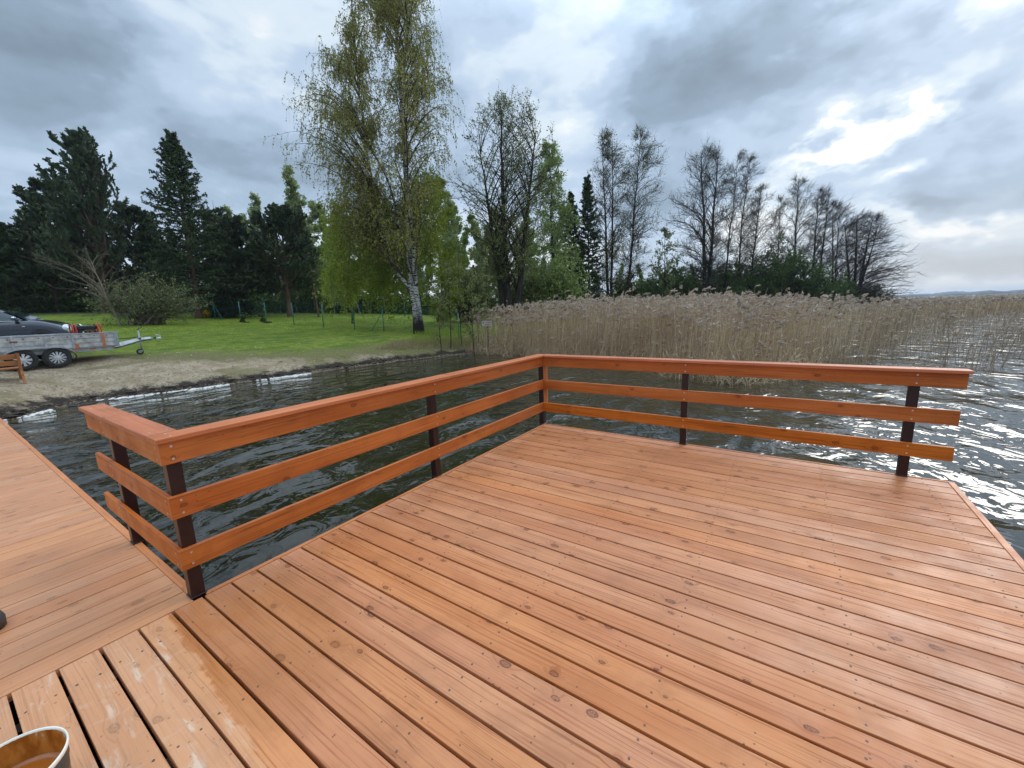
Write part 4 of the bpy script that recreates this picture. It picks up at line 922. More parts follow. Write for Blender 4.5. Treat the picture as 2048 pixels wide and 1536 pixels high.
bush('green_bush', 'wide low green bush left of the stout alder behind the reeds', 1275, 45, 545, 120, 74, L_BUSH, 15000, .14)
bush('green_bush', 'green bush directly behind the trunk of the stout alder', 1430, 48, 520, 120, 75, L_BUSH, 18000, .14)
bush('green_bush', 'shaded green bush between the stout alder and the big dome', 1490, 50, 508, 110, 76, L_BUSH, 16000, .14)
bush('green_bush', 'small green bush under the right end alder', 1735, 58, 566, 90, 77, L_BUSH, 7000, .13)
bush('green_bush', 'leafy bush in front of the two narrow spruces', 1120, 33, 505, 90, 78, L_WILLOW, 9000, .11)
bush('green_bush', 'low leafy bush behind the left end of the reeds', 1050, 34, 520, 120, 79, L_ALDER, 11000, .11)
bush('green_bush', 'low leafy bush at the foot of the young birch', 935, 33, 520, 110, 80, L_ALDER, 11000, .11)
# --- saplings by the left end of the reeds
GS = 'thin saplings at the left end of the reeds'
sap = None
for i, (bx, tx, ty, dep) in enumerate([(900, 893, 520, 20.5), (922, 915, 470, 21), (947, 940, 540, 20), (955, 952, 430, 21.5), (880, 874, 560, 20), (975, 972, 500, 21.5)]):
    broadleaf('sapling', ['thin leafy sapling, leftmost of those beside the reeds', 'tall thin sapling just right of the tall birch trunk', 'short sapling at the left edge of the reeds', 'tallest thin sapling at the left edge of the reeds', 'shortest sapling nearest the foot of the tall birch', 'thin sapling standing within the left end of the reeds'][i], 'sapling', bx, dep, tx, ty, P_EGG(.45, .45), 90+i, nl=12, nb=4, nt=3, r0=.022, leaf=L_ALDER, nleaf=500, lsize=.07, group=GS, by=668, t0=.2, twr=.004)
# --- left conifers
conifer('pine_tree', 'tallest dark pine on the left, its wind-swept branches combed to the left', 'tree', 208, 31, 170, 266, 4.3, 101, 'pine', r0=.20, t0=.18, lean=(-.36, -.26, .34), dens=2.0)
conifer('spruce_tree', 'tall pointed dark spruce standing right of the wind-swept pine', 'tree', 396, 31, 342, 272, 3.4, 102, r0=.22, t0=.12, dens=1.5, shape=.72)
conifer('pine_tree', 'smaller dark pine at far left, left of the wind-swept pine', 'tree', 112, 33, 84, 364, 3.0, 103, 'pine', r0=.15, t0=.15, dens=1.2)
conifer('pine_tree', 'dark pine just right of the pointed spruce', 'tree', 492, 36, 462, 440, 3.1, 104, 'pine', r0=.15, t0=.2, dens=1.5)
conifer('pine_tree', 'low spreading dark pine with flat layered branches, left of the tall birch', 'tree', 578, 36, 560, 416, 3.7, 105, 'pine', r0=.20, t0=.27, dens=1.4)
conifer('spruce_tree', 'thin leaning larch-like tree right of the spreading pine', 'tree', 636, 37, 598, 412, 1.3, 106, r0=.09, t0=.35, dens=.45, leaf=L_BUSHP)
conifer('pine_tree', 'dark pine filling the gap between wind-swept pine and pointed spruce', 'tree', 290, 36, 262, 410, 3.4, 107, 'pine', r0=.16, t0=.1, dens=1.5)
conifer('spruce_tree', 'dark spruce at the left edge, behind the parked car', 'tree', 28, 31, 2, 452, 2.6, 108, r0=.15, t0=.05, dens=1.2, shape=.7)
conifer('spruce_tree', 'dark spruce behind the bare spreading shrub', 'tree', 160, 37, 140, 430, 2.6, 109, r0=.15, t0=.05, dens=1.1, shape=.7)
conifer('spruce_tree', 'dark spruce between wind-swept pine and pointed spruce', 'tree', 340, 38, 300, 455, 2.6, 110, r0=.15, t0=.05, dens=1.1, shape=.7)
conifer('pine_tree', 'small pine behind the right side of the pointed spruce', 'tree', 445, 39, 425, 400, 2.2, 111, 'pine', r0=.13, t0=.2, dens=.9)
bush('juniper', 'low black-green juniper mound behind the braced fence post', 462, 33, 572, 92, 112, L_DARKB, 14000, .12, cat='bush', by=636)
# --- bare shrub, thorn bush, yellow shrub
broadleaf('bare_shrub', 'bare spreading tan-branched shrub leaning left over the car, in front of the pines', 'shrub', 240, 24.5, 172, 500, [(0, .2, .2), (.35, 2.2, 1.2), (.6, 3.0, 2.2), (.85, 3.0, 2.6), (1, 2.0, 2.0)], 113, nl=20, nb=5, nt=3, r0=.075, rise=.75, twig=B_TAN, bark=B_TAN, by=640, t0=.35, twr=.010, tlen=.35)
bush('thorn_bush', 'broad grey-green bush with small leaves at the edge of the lawn', 296, 25.5, 548, 215, 114, L_BUSHP, 8500, .075, by=640, n=80, cat='bush', bark=B_TAN, depth=.6)
bush('yellow_shrub', 'small yellow flowering shrub beside the spruce trunk behind the fence', 413, 31.5, 620, 13, 115, L_YEL, 500, .07, by=638, n=14, cat='shrub')
for i, (bx, ty, lab) in enumerate([(527, 622, 'tiny dark conifer seedling beside a fence post left of the lawn'), (486, 628, 'tiny conifer seedling under the juniper mound')]):
    conifer('seedling', lab, 'seedling', bx, 29.5, bx-1, ty, .34, 120+i, r0=.012, t0=.05, dens=.03, by=646)
# --- background wood: a few masters, copied
def copy_tree(src, label, px, dep, scale, rot, group, py=620):
    p = ground_at(px, dep, py); o = src.copy(); COL.objects.link(o); o.location = tuple(p-np.array([0, 0, .1])); o.scale = (scale, scale, scale*rng.uniform(.92, 1.1)); o.rotation_euler = (0, 0, rot)
    o['label'] = label; o['group'] = group
    for ch in src.children:
        c = ch.copy(); COL.objects.link(c); c.parent = o
    return o
GB = 'pale young birches of the wood behind the lawn'; LBK = 'slender white-stemmed young birch in the wood behind the lawn'
bm_ = [broadleaf('birch_tree', LBK, 'tree', 511, 47, 509, 392, P_EGG(1.7, 1.7), 130, nl=44, nb=6, nt=5, r0=.09, rise=1.0, tdroop=1.4, leaf=L_PALE, nleaf=12000, lsize=.15, hang=.7, bark=B_BIRCH, group=GB, t0=.2),
       broadleaf('birch_tree', LBK, 'tree', 585, 48, 575, 404, P_EGG(1.8, 1.8), 131, nl=44, nb=6, nt=5, r0=.09, rise=1.0, tdroop=1.4, leaf=L_WILLOW, nleaf=12000, lsize=.15, hang=.7, bark=B_BIRCH, group=GB, t0=.25)]
r_ = random.Random(17)
for i, (px, dep, s_) in enumerate([(632, 45, .98), (655, 50, 1.05), (675, 47, .8), (545, 52, .95), (612, 55, 1.1), (735, 50, 1.0), (770, 46, .85), (860, 50, .95), (905, 46, .9), (935, 52, 1.0), (965, 45, .8), (985, 54, 1.0), (1060, 50, .9), (720, 43, .7), (800, 53, 1.0), (525, 46, .6), (595, 43, .55), (645, 42, .5), (470, 52, .95), (430, 50, .9), (560, 44, .5), (615, 46, .6), (1095, 48, .8), (20, 45, 1.0), (58, 43, 1.0), (690, 55, 1.0), (750, 57, 1.0), (825, 46, .6), (890, 56, 1.0), (1010, 46, .6), (705, 46, .75), (740, 44, .6), (785, 48, .8), (668, 43, .6), (848, 45, .7), (915, 43, .65), (950, 44, .7), (995, 46, .75), (1040, 45, .7), (1075, 47, .75), (540, 48, .6), (500, 47, .6), (1130, 50, .7), (1160, 52, .7), (625, 52, .8), (580, 50, .7), (1230, 56, .55), (1290, 58, .5), (1370, 60, .5), (1550, 64, .45), (1640, 66, .4)]):
    copy_tree(bm_[i % 2], LBK, px, dep, s_, r_.uniform(0, 6.28), GB)
GC = 'dark spruces of the wood behind the lawn'; LC_ = 'dark spruce deep in the wood, mostly hidden by nearer trees'
cm_ = conifer('spruce_tree', LC_, 'tree', 90, 44, 84, 430, 2.8, 140, r0=.15, t0=.04, dens=.9, group=GC, shape=.75)
for px, dep, s_ in [(-20, 40, .9), (50, 50, 1.), (190, 46, .95), (240, 42, .8), (330, 48, .95), (380, 44, .8), (420, 52, .95), (500, 56, .8), (560, 60, .8), (640, 60, .75), (720, 62, .8), (840, 60, .75), (940, 62, .7), (1080, 58, .7), (130, 54, 1.), (285, 56, 1.), (-60, 46, 1.), (1200, 62, .6), (20, 38, .75), (260, 40, .6), (455, 46, .7), (350, 41, .55), (150, 42, .6)]:
    copy_tree(cm_, LC_, px, dep, s_, r_.uniform(0, 6.28), GC)
# undergrowth belt under the wood
def belt(name, label, poly, n, hmax, leaf, seed, size=.2):
    r = np.random.default_rng(seed); xy = scatter(poly, n, seed); z = gz(xy[:, 0], xy[:, 1]); hh = hmax*(.55+.45*vnoise(xy[:, 0], xy[:, 1], .8, seed+1)); P = np.column_stack([xy, z+hh*r.random(n)**1.3])
    d = rand_dirs(n); s_ = np.cross(d, rand_dirs(n)); s_ /= np.linalg.norm(s_, axis=1, keepdims=True); q = (size*r.uniform(.5, 1.4, n))[:, None]; V, Fc = quads(P, d*q*.5, s_*q*.35)
    return tag(mk(name, V, Fc, leaf, None, {'rnd': np.repeat(r.random(n), 4)}), label=label, kind='stuff')
def gpt(px, dep): p = at(px, 620, dep); return (p[0], p[1])
belt('undergrowth', 'dark undergrowth and brush along the foot of the wood behind the lawn', [gpt(-60, 34), gpt(120, 33.5), gpt(380, 38), gpt(560, 44), gpt(760, 44), gpt(980, 42), gpt(1200, 50), gpt(1250, 66), gpt(900, 70), gpt(400, 66), gpt(-80, 60)], 95000, 3.3, L_BUSH, 150, .28)
belt('brushwood', 'thicket of low green brush behind the bare alders', [gpt(1200, 52), gpt(1500, 58), gpt(1720, 60), gpt(1740, 70), gpt(1400, 76), gpt(1180, 66)], 42000, 3.4, L_BUSH, 151, .28)
# --- far shore on the horizon
mb = MB(); r_ = random.Random(9); 
def farwood(name, label, d0, hs, seed, px0, px1, mat):
    r = np.random.default_rng(seed); n = 520; px = np.linspace(px0, px1, n); P = []; h = 0
    hh = hs*(.55+.25*np.sin(px*.021+seed)+.18*np.sin(px*.083)+.22*r.random(n))
    V = []; Fc = []
    for i in range(n):
        p = at(px[i], 585, d0); z0 = ZW-2
        for (dd, hq) in ((0, 0), (0, .75), (8, 1.), (40, .9), (60, 0)):
            q = p+DEP*dd; V.append((q[0], q[1], z0+(hh[i]+2.0)*hq if hq else z0))
    for i in range(n-1):
        for k in range(4): Fc.append([i*5+k, (i+1)*5+k, (i+1)*5+k+1, i*5+k+1])
    o = mk(name, V, Fc, mat); return tag(o, label=label, kind='structure')
M_FAR = simple('far_woodland', (.05, .065, .045), .9, var=.4, scale=.03)
farwood('hills', None, 1150, 9, 3, 1500, 2300, M_FAR)
farwood('hills', None, 1900, 17, 5, 1300, 2500, M_FAR)
# ------------------------------------------------------------------ wire fence
M_FGREEN = simple('dark_green_coated_steel', (.010, .13, .105), .45, var=.2)
M_WIRE = simple('green_wire', (.03, .09, .07), .5)
fp = [(388, 33.8), (433, 31.2), (483.6, 30.0), (534, 28.7), (588.5, 27.4), (647, 26.2), (708.5, 25.2), (767, 24.5), (839, 23.4), (917, 22.3)]
pos = [ground_at(px, dep, 650) for px, dep in fp]
FN = empty('wire_fence', pos[4], 'dark green wire mesh fence with thin posts crossing the lawn', 'fence')
HF = 1.5
for i, p in enumerate(pos):
    mb = MB(); mb.cyl(p-np.array([0, 0, .3]), p+np.array([0, 0, HF]), .027, n=8); mb.cyl(p+np.array([0, 0, HF]), p+np.array([0, 0, HF+.02]), .032, .012, n=8)
    mb.build('post', M_FGREEN, FN, True)
def brace(i, tgt, sgn=1):
    p = pos[i]; d = (pos[tgt]-p); d[2] = 0; d /= np.linalg.norm(d); e = p+d*.95*sgn; e[2] = float(gz(e[0], e[1])); mb = MB(); mb.cyl(e-np.array([0, 0, .05]), p+np.array([0, 0, 1.15]), .019, n=8); mb.build('brace', M_FGREEN, FN, True)
brace(1, 0); brace(1, 2); brace(7, 6)
V = []; Fc = []
def thin(a, b, w_=.003):
    k = len(V); n_ = np.array([0, 0, w_]) if abs((b-a)[2]) < .5*np.linalg.norm(b-a) else np.array([w_, 0, 0]); V.extend([a-n_*.5, b-n_*.5, b+n_*.5, a+n_*.5]); Fc.append([k, k+1, k+2, k+3])
for a, b in zip(pos[:-1], pos[1:]):
    for h in np.arange(.06, 1.5, .07):
        q0 = a+np.array([0, 0, h]); q1 = b+np.array([0, 0, h]); thin(q0, q1, .0028)
    n = int(np.linalg.norm(b-a)/.07)
    for k in range(n):
        q = a+(b-a)*k/n; thin(q+np.array([0, 0, .05]), q+np.array([0, 0, 1.47]), .0025)
mk('wire_mesh', V, Fc, M_WIRE, FN)
fp2 = [(410, 43), (450, 43.5), (490, 44), (530, 44), (570, 44), (610, 43.5), (650, 43), (728, 42), (810, 41), (940, 39)]
pos2 = [ground_at(px, dep, 630) for px, dep in fp2]
F2 = empty('wire_fence', pos2[4], 'second, farther green wire fence along the edge of the wood', 'fence')
for p in pos2:
    mb = MB(); mb.cyl(p-np.array([0, 0, .3]), p+np.array([0, 0, 1.45]), .028, n=6); mb.build('post', M_FGREEN, F2, True)
V = []; Fc = []
for a, b in zip(pos2[:-1], pos2[1:]):
    for h in np.arange(.1, 1.5, .14): thin(a+np.array([0, 0, h]), b+np.array([0, 0, h]), .004)
mk('wire_mesh', V, Fc, M_WIRE, F2)
# ------------------------------------------------------------------ boat trailer / flatbed trailer
M_ZINC = simple('weathered_galvanised_steel', (.40, .41, .41), .5, .45, var=.25, scale=5)
M_BOARD = simple('grey_weathered_side_panel', (.42, .41, .38), .75, var=.3, scale=6)
M_BOARDI = simple('blue_grey_panel_inside', (.27, .32, .32), .7, var=.2)
M_RUBBER = simple('tyre_rubber', (.022, .021, .02), .8, var=.3)
M_DUSTY = simple('dusty_tyre_tread', (.085, .078, .066), .9, var=.3)
M_HUB = simple('silver_hubcap', (.58, .58, .57), .35, .35, var=.05)
M_STRAP = simple('orange_strap', (.50, .16, .07), .7, var=.15)
M_BLACK = simple('black_plastic', (.012, .012, .013), .45)
M_RED = simple('red_lacquered_tube', (.55, .035, .012), .35)
M_RUST = simple('rusty_bracket', (.19, .075, .05), .8, var=.3)
M_ORG = simple('orange_reflector', (.65, .12, .02), .4)
M_WHITE = simple('white_paint', (.75, .75, .73), .4)
TX = -15.93; TY = 1.79; TG = float(gz(TX, TY))
def wheel(parent, c, sx, rad_=.305, wdt=.19, style=0, nm='wheel'):
    """axle along x; sx = +1 when the outside faces +x"""
    c = np.array(c, float); mb = MB()
    prof = [(.60, .42), (.66, .50), (.80, .52), (.94, .47), (1., .36), (1.0, .0), (1., -.36), (.94, -.47), (.78, -.5), (.6, -.44)]
    mb.lathe(c, (sx, 0, 0), [(a*rad_, b*wdt) for a, b in prof], 36); tyre = mb.build(nm, M_RUBBER, parent, True)
    mb = MB()
    for k in range(44):
        a = 2*math.pi*k/44; cy, cz = math.cos(a), math.sin(a)
        for o_ in (-.3, 0, .3):
            p = c+np.array([o_*wdt, cy*rad_, cz*rad_]); q = np.array([0, cy, cz]); t = np.array([0, -cz, cy]); s_ = np.array([1., 0, 0])
            v = [p+s_*wdt*.12*x_+t*.016*y_+q*z_ for z_ in (-.004, .004) for x_, y_ in ((-1, -1), (1, -1), (1, 1), (-1, 1))]
            mb.add(v, [(4, 5, 6, 7), (0, 1, 5, 4), (1, 2, 6, 5), (2, 3, 7, 6), (3, 0, 4, 7)])
    mb.build('tread', M_DUSTY, tyre)
    mb = MB(); R1 = rad_*.665; o = np.array([sx*wdt*.36, 0, 0]); n = (12, 9)[style]; K = 8
    mb.lathe(c+o, (sx, 0, 0), [(R1, .0), (R1*.985, .014), (R1*.90, .010), (R1*.885, -.004)], 48)
    mb.lathe(c+o, (sx, 0, 0), [(.0001, .030), (R1*.14, .030), (R1*.17, .022), (R1*.34, .018), (R1*.36, .0)], 32)
    for k in range(n):
        for h in ((-1, 1) if style == 0 else (0,)):
            a = 2*math.pi*k/n+h*.075; e = np.array([0, math.cos(a), math.sin(a)]); t = np.array([0, -math.sin(a), math.cos(a)]); hw = (.008, .020)[style]
            A_ = c+o+np.array([sx*.018, 0, 0])+e*R1*.30; B_ = c+o+np.array([sx*.010, 0, 0])+e*R1*.91; dn = np.array([-sx*.022, 0, 0])
            w2 = hw*(1.25 if style == 0 else 1.7)
            v = [A_-t*hw, A_+t*hw, B_+t*w2, B_-t*w2, A_-t*hw+dn, A_+t*hw+dn, B_+t*w2+dn, B_-t*w2+dn]
            mb.add(v, [(0, 1, 2, 3), (0, 4, 5, 1), (1, 5, 6, 2), (2, 6, 7, 3), (3, 7, 4, 0)])
    mb.build('rim', M_HUB, tyre)
    mb = MB(); mb.lathe(c+o, (sx, 0, 0), [(R1*.9, -.012), (.001, -.012)], 24); mb.build('brake_drum', M_BLACK, tyre)
    return tyre
TR = empty('flatbed_trailer', (TX-.7, TY, TG), 'grey tandem-axle flatbed trailer with low panelled sides, parked on the sand', 'trailer')
ZB, ZT = .935, 1.355        # bottom and top of the side panels
YF, YB = 3.22, -1.6         # front and back
XN, XF = TX+.05, TX-1.47
def side(x, out):
    mb = MB(); t = .012
    nr = 3
    for k in range(nr):
        z0 = ZB+(ZT-ZB)*k/nr; z1 = ZB+(ZT-ZB)*(k+1)/nr
        mb.box((x-t, YB, z0+.008), (x+t, YF, z1-.008), .002); mb.box((x-t-.006, YB, z1-.012), (x+t+.008, YF, z1), .002)
    o = mb.build('side_panel', M_BOARD, TR)
    mb = MB()
    for y in (YB+.03, -.55, .25, .98, 1.62, 2.2, YF-.03): mb.box((x+out*.014-.008, y-.025, ZB-.02), (x+out*.014+.016, y+.025, ZT+.004), .003)
    mb.box((x-.022, YB, ZT+.001), (x+.026, YF, ZT+.024), .004)
    mb.build('stanchions', M_ZINC, o)
    return o
sn = side(XN, 1); sf = side(XF, -1)
for y in (2.28, 2.90):
    mb = MB(); mb.box((XN+.018, y-.035, ZB-.06 if y > 2.5 else ZB-.03), (XN+.031, y+.035, ZT if y > 2.5 else ZB+.13), .003); mb.build('strap', M_STRAP, sn)
mb = MB()
for y in np.arange(-1.2, 3.1, .30): mb.cyl((XN+.012, y, ZT-.07), (XN+.035, y, ZT-.07), .014, n=8)
mb.build('rope_hooks', M_BLACK, sn)
mb = MB(); mb.box((XN+.012, .93, ZT-.16), (XN+.035, 1.08, ZT-.12), .004); mb.build('latch', M_RUST, sn)
mb = MB(); mb.box((XF, YF-.012, ZB+.02), (XN, YF+.012, ZT-.02)); mb.box((XF, YF-.03, ZT-.02), (XN, YF+.03, ZT+.02), .004); mb.box((XN-.02, YF-.03, ZB-.03), (XN+.035, YF+.045, ZT+.03), .004); mb.box((XF-.03, YF-.03, ZB-.03), (XF+.02, YF+.045, ZT+.03), .004)
mb.build('front_panel', M_BOARDI, TR)
mb = MB(); mb.box((XF, YB-.012, ZB+.02), (XN, YB+.012, ZT-.02)); mb.build('tailgate', M_BOARDI, TR)
mb = MB(); mb.box((XF, YB, ZB-.03), (XN, YF, ZB+.005)); mb.build('bed_floor', M_BOARDI, TR)
mb = MB()
mb.box((XN-.10, YB, ZB-.14), (XN-.04, YF-.1, ZB-.032), .004); mb.box((XF+.04, YB, ZB-.14), (XF+.10, YF-.1, ZB-.032), .004)
for y in (-1.4, 0, 1.0, 2.4, 3.1): mb.box((XF+.10, y-.03, ZB-.12), (XN-.10, y+.03, ZB-.035))
mb.build('chassis', M_ZINC, TR)
XM = (XN+XF)/2; HZ = 1.075
mb = MB()
for sgn in (-1, 1):
    x0 = XM+sgn*.55; P_ = np.array([[(x0, 2.9, ZB-.10), (XM+sgn*.33, 3.4, ZB-.045), (XM+sgn*.05, 4.0, HZ-.035), (XM+sgn*.03, 4.3, HZ-.01)]]); V_, F_, _ = tubes(P_, np.full((1, 4), .066), 4); mb.add(V_, F_.tolist())
mb.box((XM-.035, 3.95, HZ-.04), (XM+.035, 4.38, HZ+.035), .008)
dr = mb.build('drawbar', M_ZINC, TR)
mb = MB(); mb.box((XM-.028, 4.36, HZ-.02), (XM+.028, 4.47, HZ+.03), .008); mb.build('rubber_boot', M_BLACK, dr)
mb = MB(); mb.box((XM-.032, 4.46, HZ-.045), (XM+.032, 4.60, HZ+.03), .014); mb.cyl((XM, 4.58, HZ-.055), (XM, 4.58, HZ+.02), .04, .032, 14)
V_, F_, _ = tubes(np.array([[(XM, 4.60, HZ+.02), (XM, 4.60, HZ+.07), (XM, 4.55, HZ+.10), (XM, 4.47, HZ+.105)]]), np.full((1, 4), .013), 8); mb.add(V_, F_.tolist()); mb.build('coupling', M_HUB, dr, True)
# jockey wheel and its crank
JY = 3.98; JX = XM+.09; JG = float(gz(JX, JY))
mb = MB(); mb.cyl((JX, JY, JG+.13), (JX, JY, HZ+.30), .024, n=12); mb.cyl((JX, JY, HZ-.09), (JX, JY, HZ+.10), .034, n=12); jo = mb.build('jockey_stand', M_ZINC, TR, True)
mb = MB(); V_, F_, _ = tubes(np.array([[(JX, JY, HZ+.29), (JX, JY, HZ+.34), (JX, JY+.04, HZ+.385), (JX, JY+.10, HZ+.40), (JX, JY+.12, HZ+.46)]]), np.full((1, 5), .012), 8); mb.add(V_, F_.tolist()); mb.build('crank_handle', M_BLACK, jo, True)
mb = MB(); mb.lathe((JX, JY-.06, JG+.10), (1, 0, 0), [(.05, .02), (.09, .03), (.10, .018), (.10, -.018), (.09, -.03), (.05, -.02)], 24); mb.build('jockey_wheel', M_RUBBER, jo, True)
mb = MB(); mb.lathe((JX, JY-.06, JG+.10), (1, 0, 0), [(.0001, .024), (.05, .022), (.0505, -.022), (.0001, -.024)], 16); mb.box((JX-.03, JY-.07, JG+.09), (JX+.03, JY+.02, JG+.145), .006); mb.build('fork', M_ZINC, jo)
mb = MB(); mb.lathe((JX+.03, JY+.0, HZ+.02), (0, 1, 0), [(.001, -.03), (.03, -.02), (.03, .02), (.001, .03)], 10); mb.build('clamp', M_BLACK, jo)
mb = MB(); V_, F_, _ = tubes(np.array([[(XM, 4.42, HZ-.04), (XM+.02, 4.46, HZ-.11), (XM+.03, 4.52, HZ-.15), (XM+.02, 4.55, HZ-.12)]]), np.full((1, 4), .006), 6); mb.add(V_, F_.tolist()); mb.build('breakaway_cable', M_BLACK, dr)
mb = MB(); V_, F_, _ = tubes(np.array([[(XM+.05, 3.25, HZ+.06), (XM+.05, 3.6, HZ+.035), (XM+.04, 4.0, HZ+.07)]]), np.full((1, 3), .012), 6); mb.add(V_, F_.tolist()); mb.build('brake_cable', M_BLACK, dr)
# mudguards + wheels
for sx, xx in ((1, XN+.03), (-1, XF-.03)):
    mb = MB(); xi = xx-sx*.16; xo = xx+sx*.12; pts = []
    for a in np.linspace(-.15, math.pi*.5, 9): pts.append((TY+.42*math.cos(a), TG+.305+.36*math.sin(a)*.92))
    y2 = TY-.70
    for a in np.linspace(math.pi*.5, math.pi+.15, 9): pts.append((y2+.42*math.cos(a), TG+.305+.36*math.sin(a)*.92))
    n = len(pts); V_ = []; 
    for y, z in pts: V_ += [(xi, y, z), (xo, y, z), (xo, y, z-.035), (xi, y, z-.01)]
    F_ = [(4*i+k, 4*i+(k+1) % 4, 4*i+4+(k+1) % 4, 4*i+4+k) for i in range(n-1) for k in range(4)]
    mb.add(V_, F_); mb.build('mudguard', M_ZINC, TR)
    for j, y in enumerate((TY, TY-.70)):
        wheel(TR, (xx+sx*.0, y, TG+.305 if sx > 0 else float(gz(xx, y))+.305), sx, style=j)
mb = MB(); mb.box((XN-.0, 2.55, ZB-.075), (XN+.016, 2.68, ZB-.045), .003); mb.build('side_reflector', M_RED, TR)
mb = MB(); mb.box((XN+.0, 2.17, ZB-.085), (XN+.02, 2.25, ZB-.04), .004); mb.build('marker_lamp', M_ORG, TR)
mb = MB(); mb.box((XN+.01, YF+.04, ZB-.01), (XN+.04, YF+.09, ZB+.06), .01); mb.build('marker_lamp', M_WHITE, TR)
# ------------------------------------------------------------------ generator in the trailer
gx0, gx1, gy0, gy1, gz0, gz1 = -16.75, -16.28, 2.33, 2.98, ZB+.006, 1.66
GE = empty('portable_generator', ((gx0+gx1)/2, (gy0+gy1)/2, gz0), 'black portable generator in a red tube frame, standing in the trailer', 'generator')
for y in (gy0, gy1):
    for dy in (0, .07 if y == gy0 else -.07):
        P_ = np.array([[(gx1, y+dy, gz0+.02), (gx1, y+dy, gz1-.10), (gx1-.03, y+dy, gz1-.02), (gx1-.10, y+dy, gz1), (gx0+.10, y+dy, gz1), (gx0+.03, y+dy, gz1-.02), (gx0, y+dy, gz1-.10), (gx0, y+dy, gz0+.02)]])
        mb = MB(); V_, F_, _ = tubes(P_, np.full((1, 8), .017), 8); mb.add(V_, F_.tolist()); mb.build('frame_tube', M_RED, GE, True)
mb = MB(); mb.box((gx0+.03, gy0+.09, gz1-.19), (gx1-.03, gy1-.09, gz1-.045), .03); tk = mb.build('fuel_tank', M_BLACK, GE)
mb = MB(); mb.cyl((gx0+.25, gy0+.4, gz1-.045), (gx0+.25, gy0+.4, gz1-.015), .04, n=16); mb.build('fuel_cap', M_BLACK, tk, True)
mb = MB(); mb.box((gx1-.12, gy0+.26, gz1-.047), (gx1-.05, gy0+.40, gz1-.040), .002); mb.build('sticker', M_WHITE, tk)
mb = MB(); mb.box((gx0+.06, gy0+.10, gz0+.05), (gx1-.05, gy1-.10, gz1-.205), .02); mb.build('engine_block', M_BLACK, GE)
mb = MB(); mb.box((gx1-.048, gy0+.12, gz1-.32), (gx1-.02, gy1-.12, gz1-.20), .006); pn = mb.build('control_panel', M_BLACK, GE)
for k in range(2):
    mb = MB(); mb.cyl((gx1-.02, gy0+.22+k*.1, gz1-.26), (gx1-.008, gy0+.22+k*.1, gz1-.26), .022, n=14); mb.build('socket', M_WHITE if k == 0 else M_RED, pn, True)
mb = MB(); mb.box((gx1-.02, gy0+.40, gz1-.275), (gx1-.012, gy0+.47, gz1-.245), .002); mb.build('switch', M_RED, pn)
# ------------------------------------------------------------------ car
def paint(name, col):
    mt, g = new_mat(name); setb(g, 'Base Color', col); setb(g, 'Roughness', .22); setb(g, 'Coat Weight', 1.); setb(g, 'Coat Roughness', .04); setb(g, 'Metallic', .3)
    tc = g.add('ShaderNodeTexCoord'); d = g.noise((tc, 3), 3., 5); setb(g, 'Roughness', g.ss(d, .3, .7, .2, .38)); return mt
M_CAR = paint('navy_car_paint', (.010, .013, .024))
def glassm():
    mt, g = new_mat('tinted_car_glass'); setb(g, 'Base Color', (.02, .035, .035)); setb(g, 'Roughness', .04); setb(g, 'Specular IOR Level', .9); setb(g, 'Metallic', .0); setb(g, 'Coat Weight', .6); return mt
M_GLASS = glassm(); M_CHROME = simple('chrome_trim', (.75, .75, .76), .15, 1., var=.03); M_LAMP = simple('headlamp_glass', (.72, .74, .76), .12, .3, var=.1)
CX1 = -18.45; CW = 1.80; CXC = CX1-CW/2; CY = 2.62
CG = float(gz(CXC, .4))
CR = empty('parked_car', (CXC, 0.5, CG), 'black-blue estate car parked behind the trailer, its bonnet towards the trees', 'car')
CG = .84; CR.location = (CX1, CY, CG)
# station along y: (y, half width, z sill, z belt, half width at belt)
def ring(y, zb, zt, hw, hwt, ch=.10, n=9):
    """body cross section, bottom to top, one side then the other"""
    h = zt-zb; pts = [(hw*.90, zb), (hw*.985, zb+.10*h), (hw, zb+.35*h), (hw*.995, zb+.60*h), (hw*.97, zb+.80*h), (hwt, zt-.035), (hwt-.10, zt), (hwt*.5, zt+.012)]
    R_ = [(CXC+a, y, b) for a, b in pts]; L_ = [(CXC-a, y, b) for a, b in pts[::-1]]
    return R_+L_
sts = [(CY, .34, .55, .60, .52), (CY-.06, .26, .66, .76, .68), (CY-.20, .22, .74, .84, .76), (CY-.45, .20, .87, .885, .80), (CY-.85, .20, .98, .90, .80), (CY-1.15, .20, 1.03, .90, .79), (CY-1.5, .20, 1.02, .90, .80), (CY-2.2, .20, .99, .90, .82), (CY-3.1, .20, 1.0, .90, .82), (CY-3.8, .22, 1.01, .89, .80), (CY-4.3, .26, 1.0, .86, .76), (CY-4.5, .34, .92, .80, .70)]
V_ = []; 
for y, zb, zt, hw, hwt in sts: V_ += ring(y, CG+zb, CG+zt, hw, hwt)
n = 16; F_ = [[i*n+k, i*n+(k+1) % n, (i+1)*n+(k+1) % n, (i+1)*n+k] for i in range(len(sts)-1) for k in range(n)]; F_ += [list(range(n))[::-1], [(len(sts)-1)*n+k for k in range(n)]]
mb = MB(); mb.add(V_, F_); body = mb.build('body', M_CAR, CR, True)
md = body.modifiers.new('s', 'SUBSURF'); md.levels = 1; md.render_levels = 2
# wheel arches (dark rings) and wheels
for sx in (1, -1):
    for y in (CY-.86, CY-3.55):
        mb = MB(); mb.lathe((CXC+sx*(.895), y, CG+.33), (sx, 0, 0), [(.385, .0), (.385, .018), (.365, .020), (.36, -.03), (.001, -.03)], 36); mb.build('wheel_arch', M_BLACK, CR)
        wheel(CR, (CXC+sx*.82, y, CG+.33), sx, .33, .21, 1)
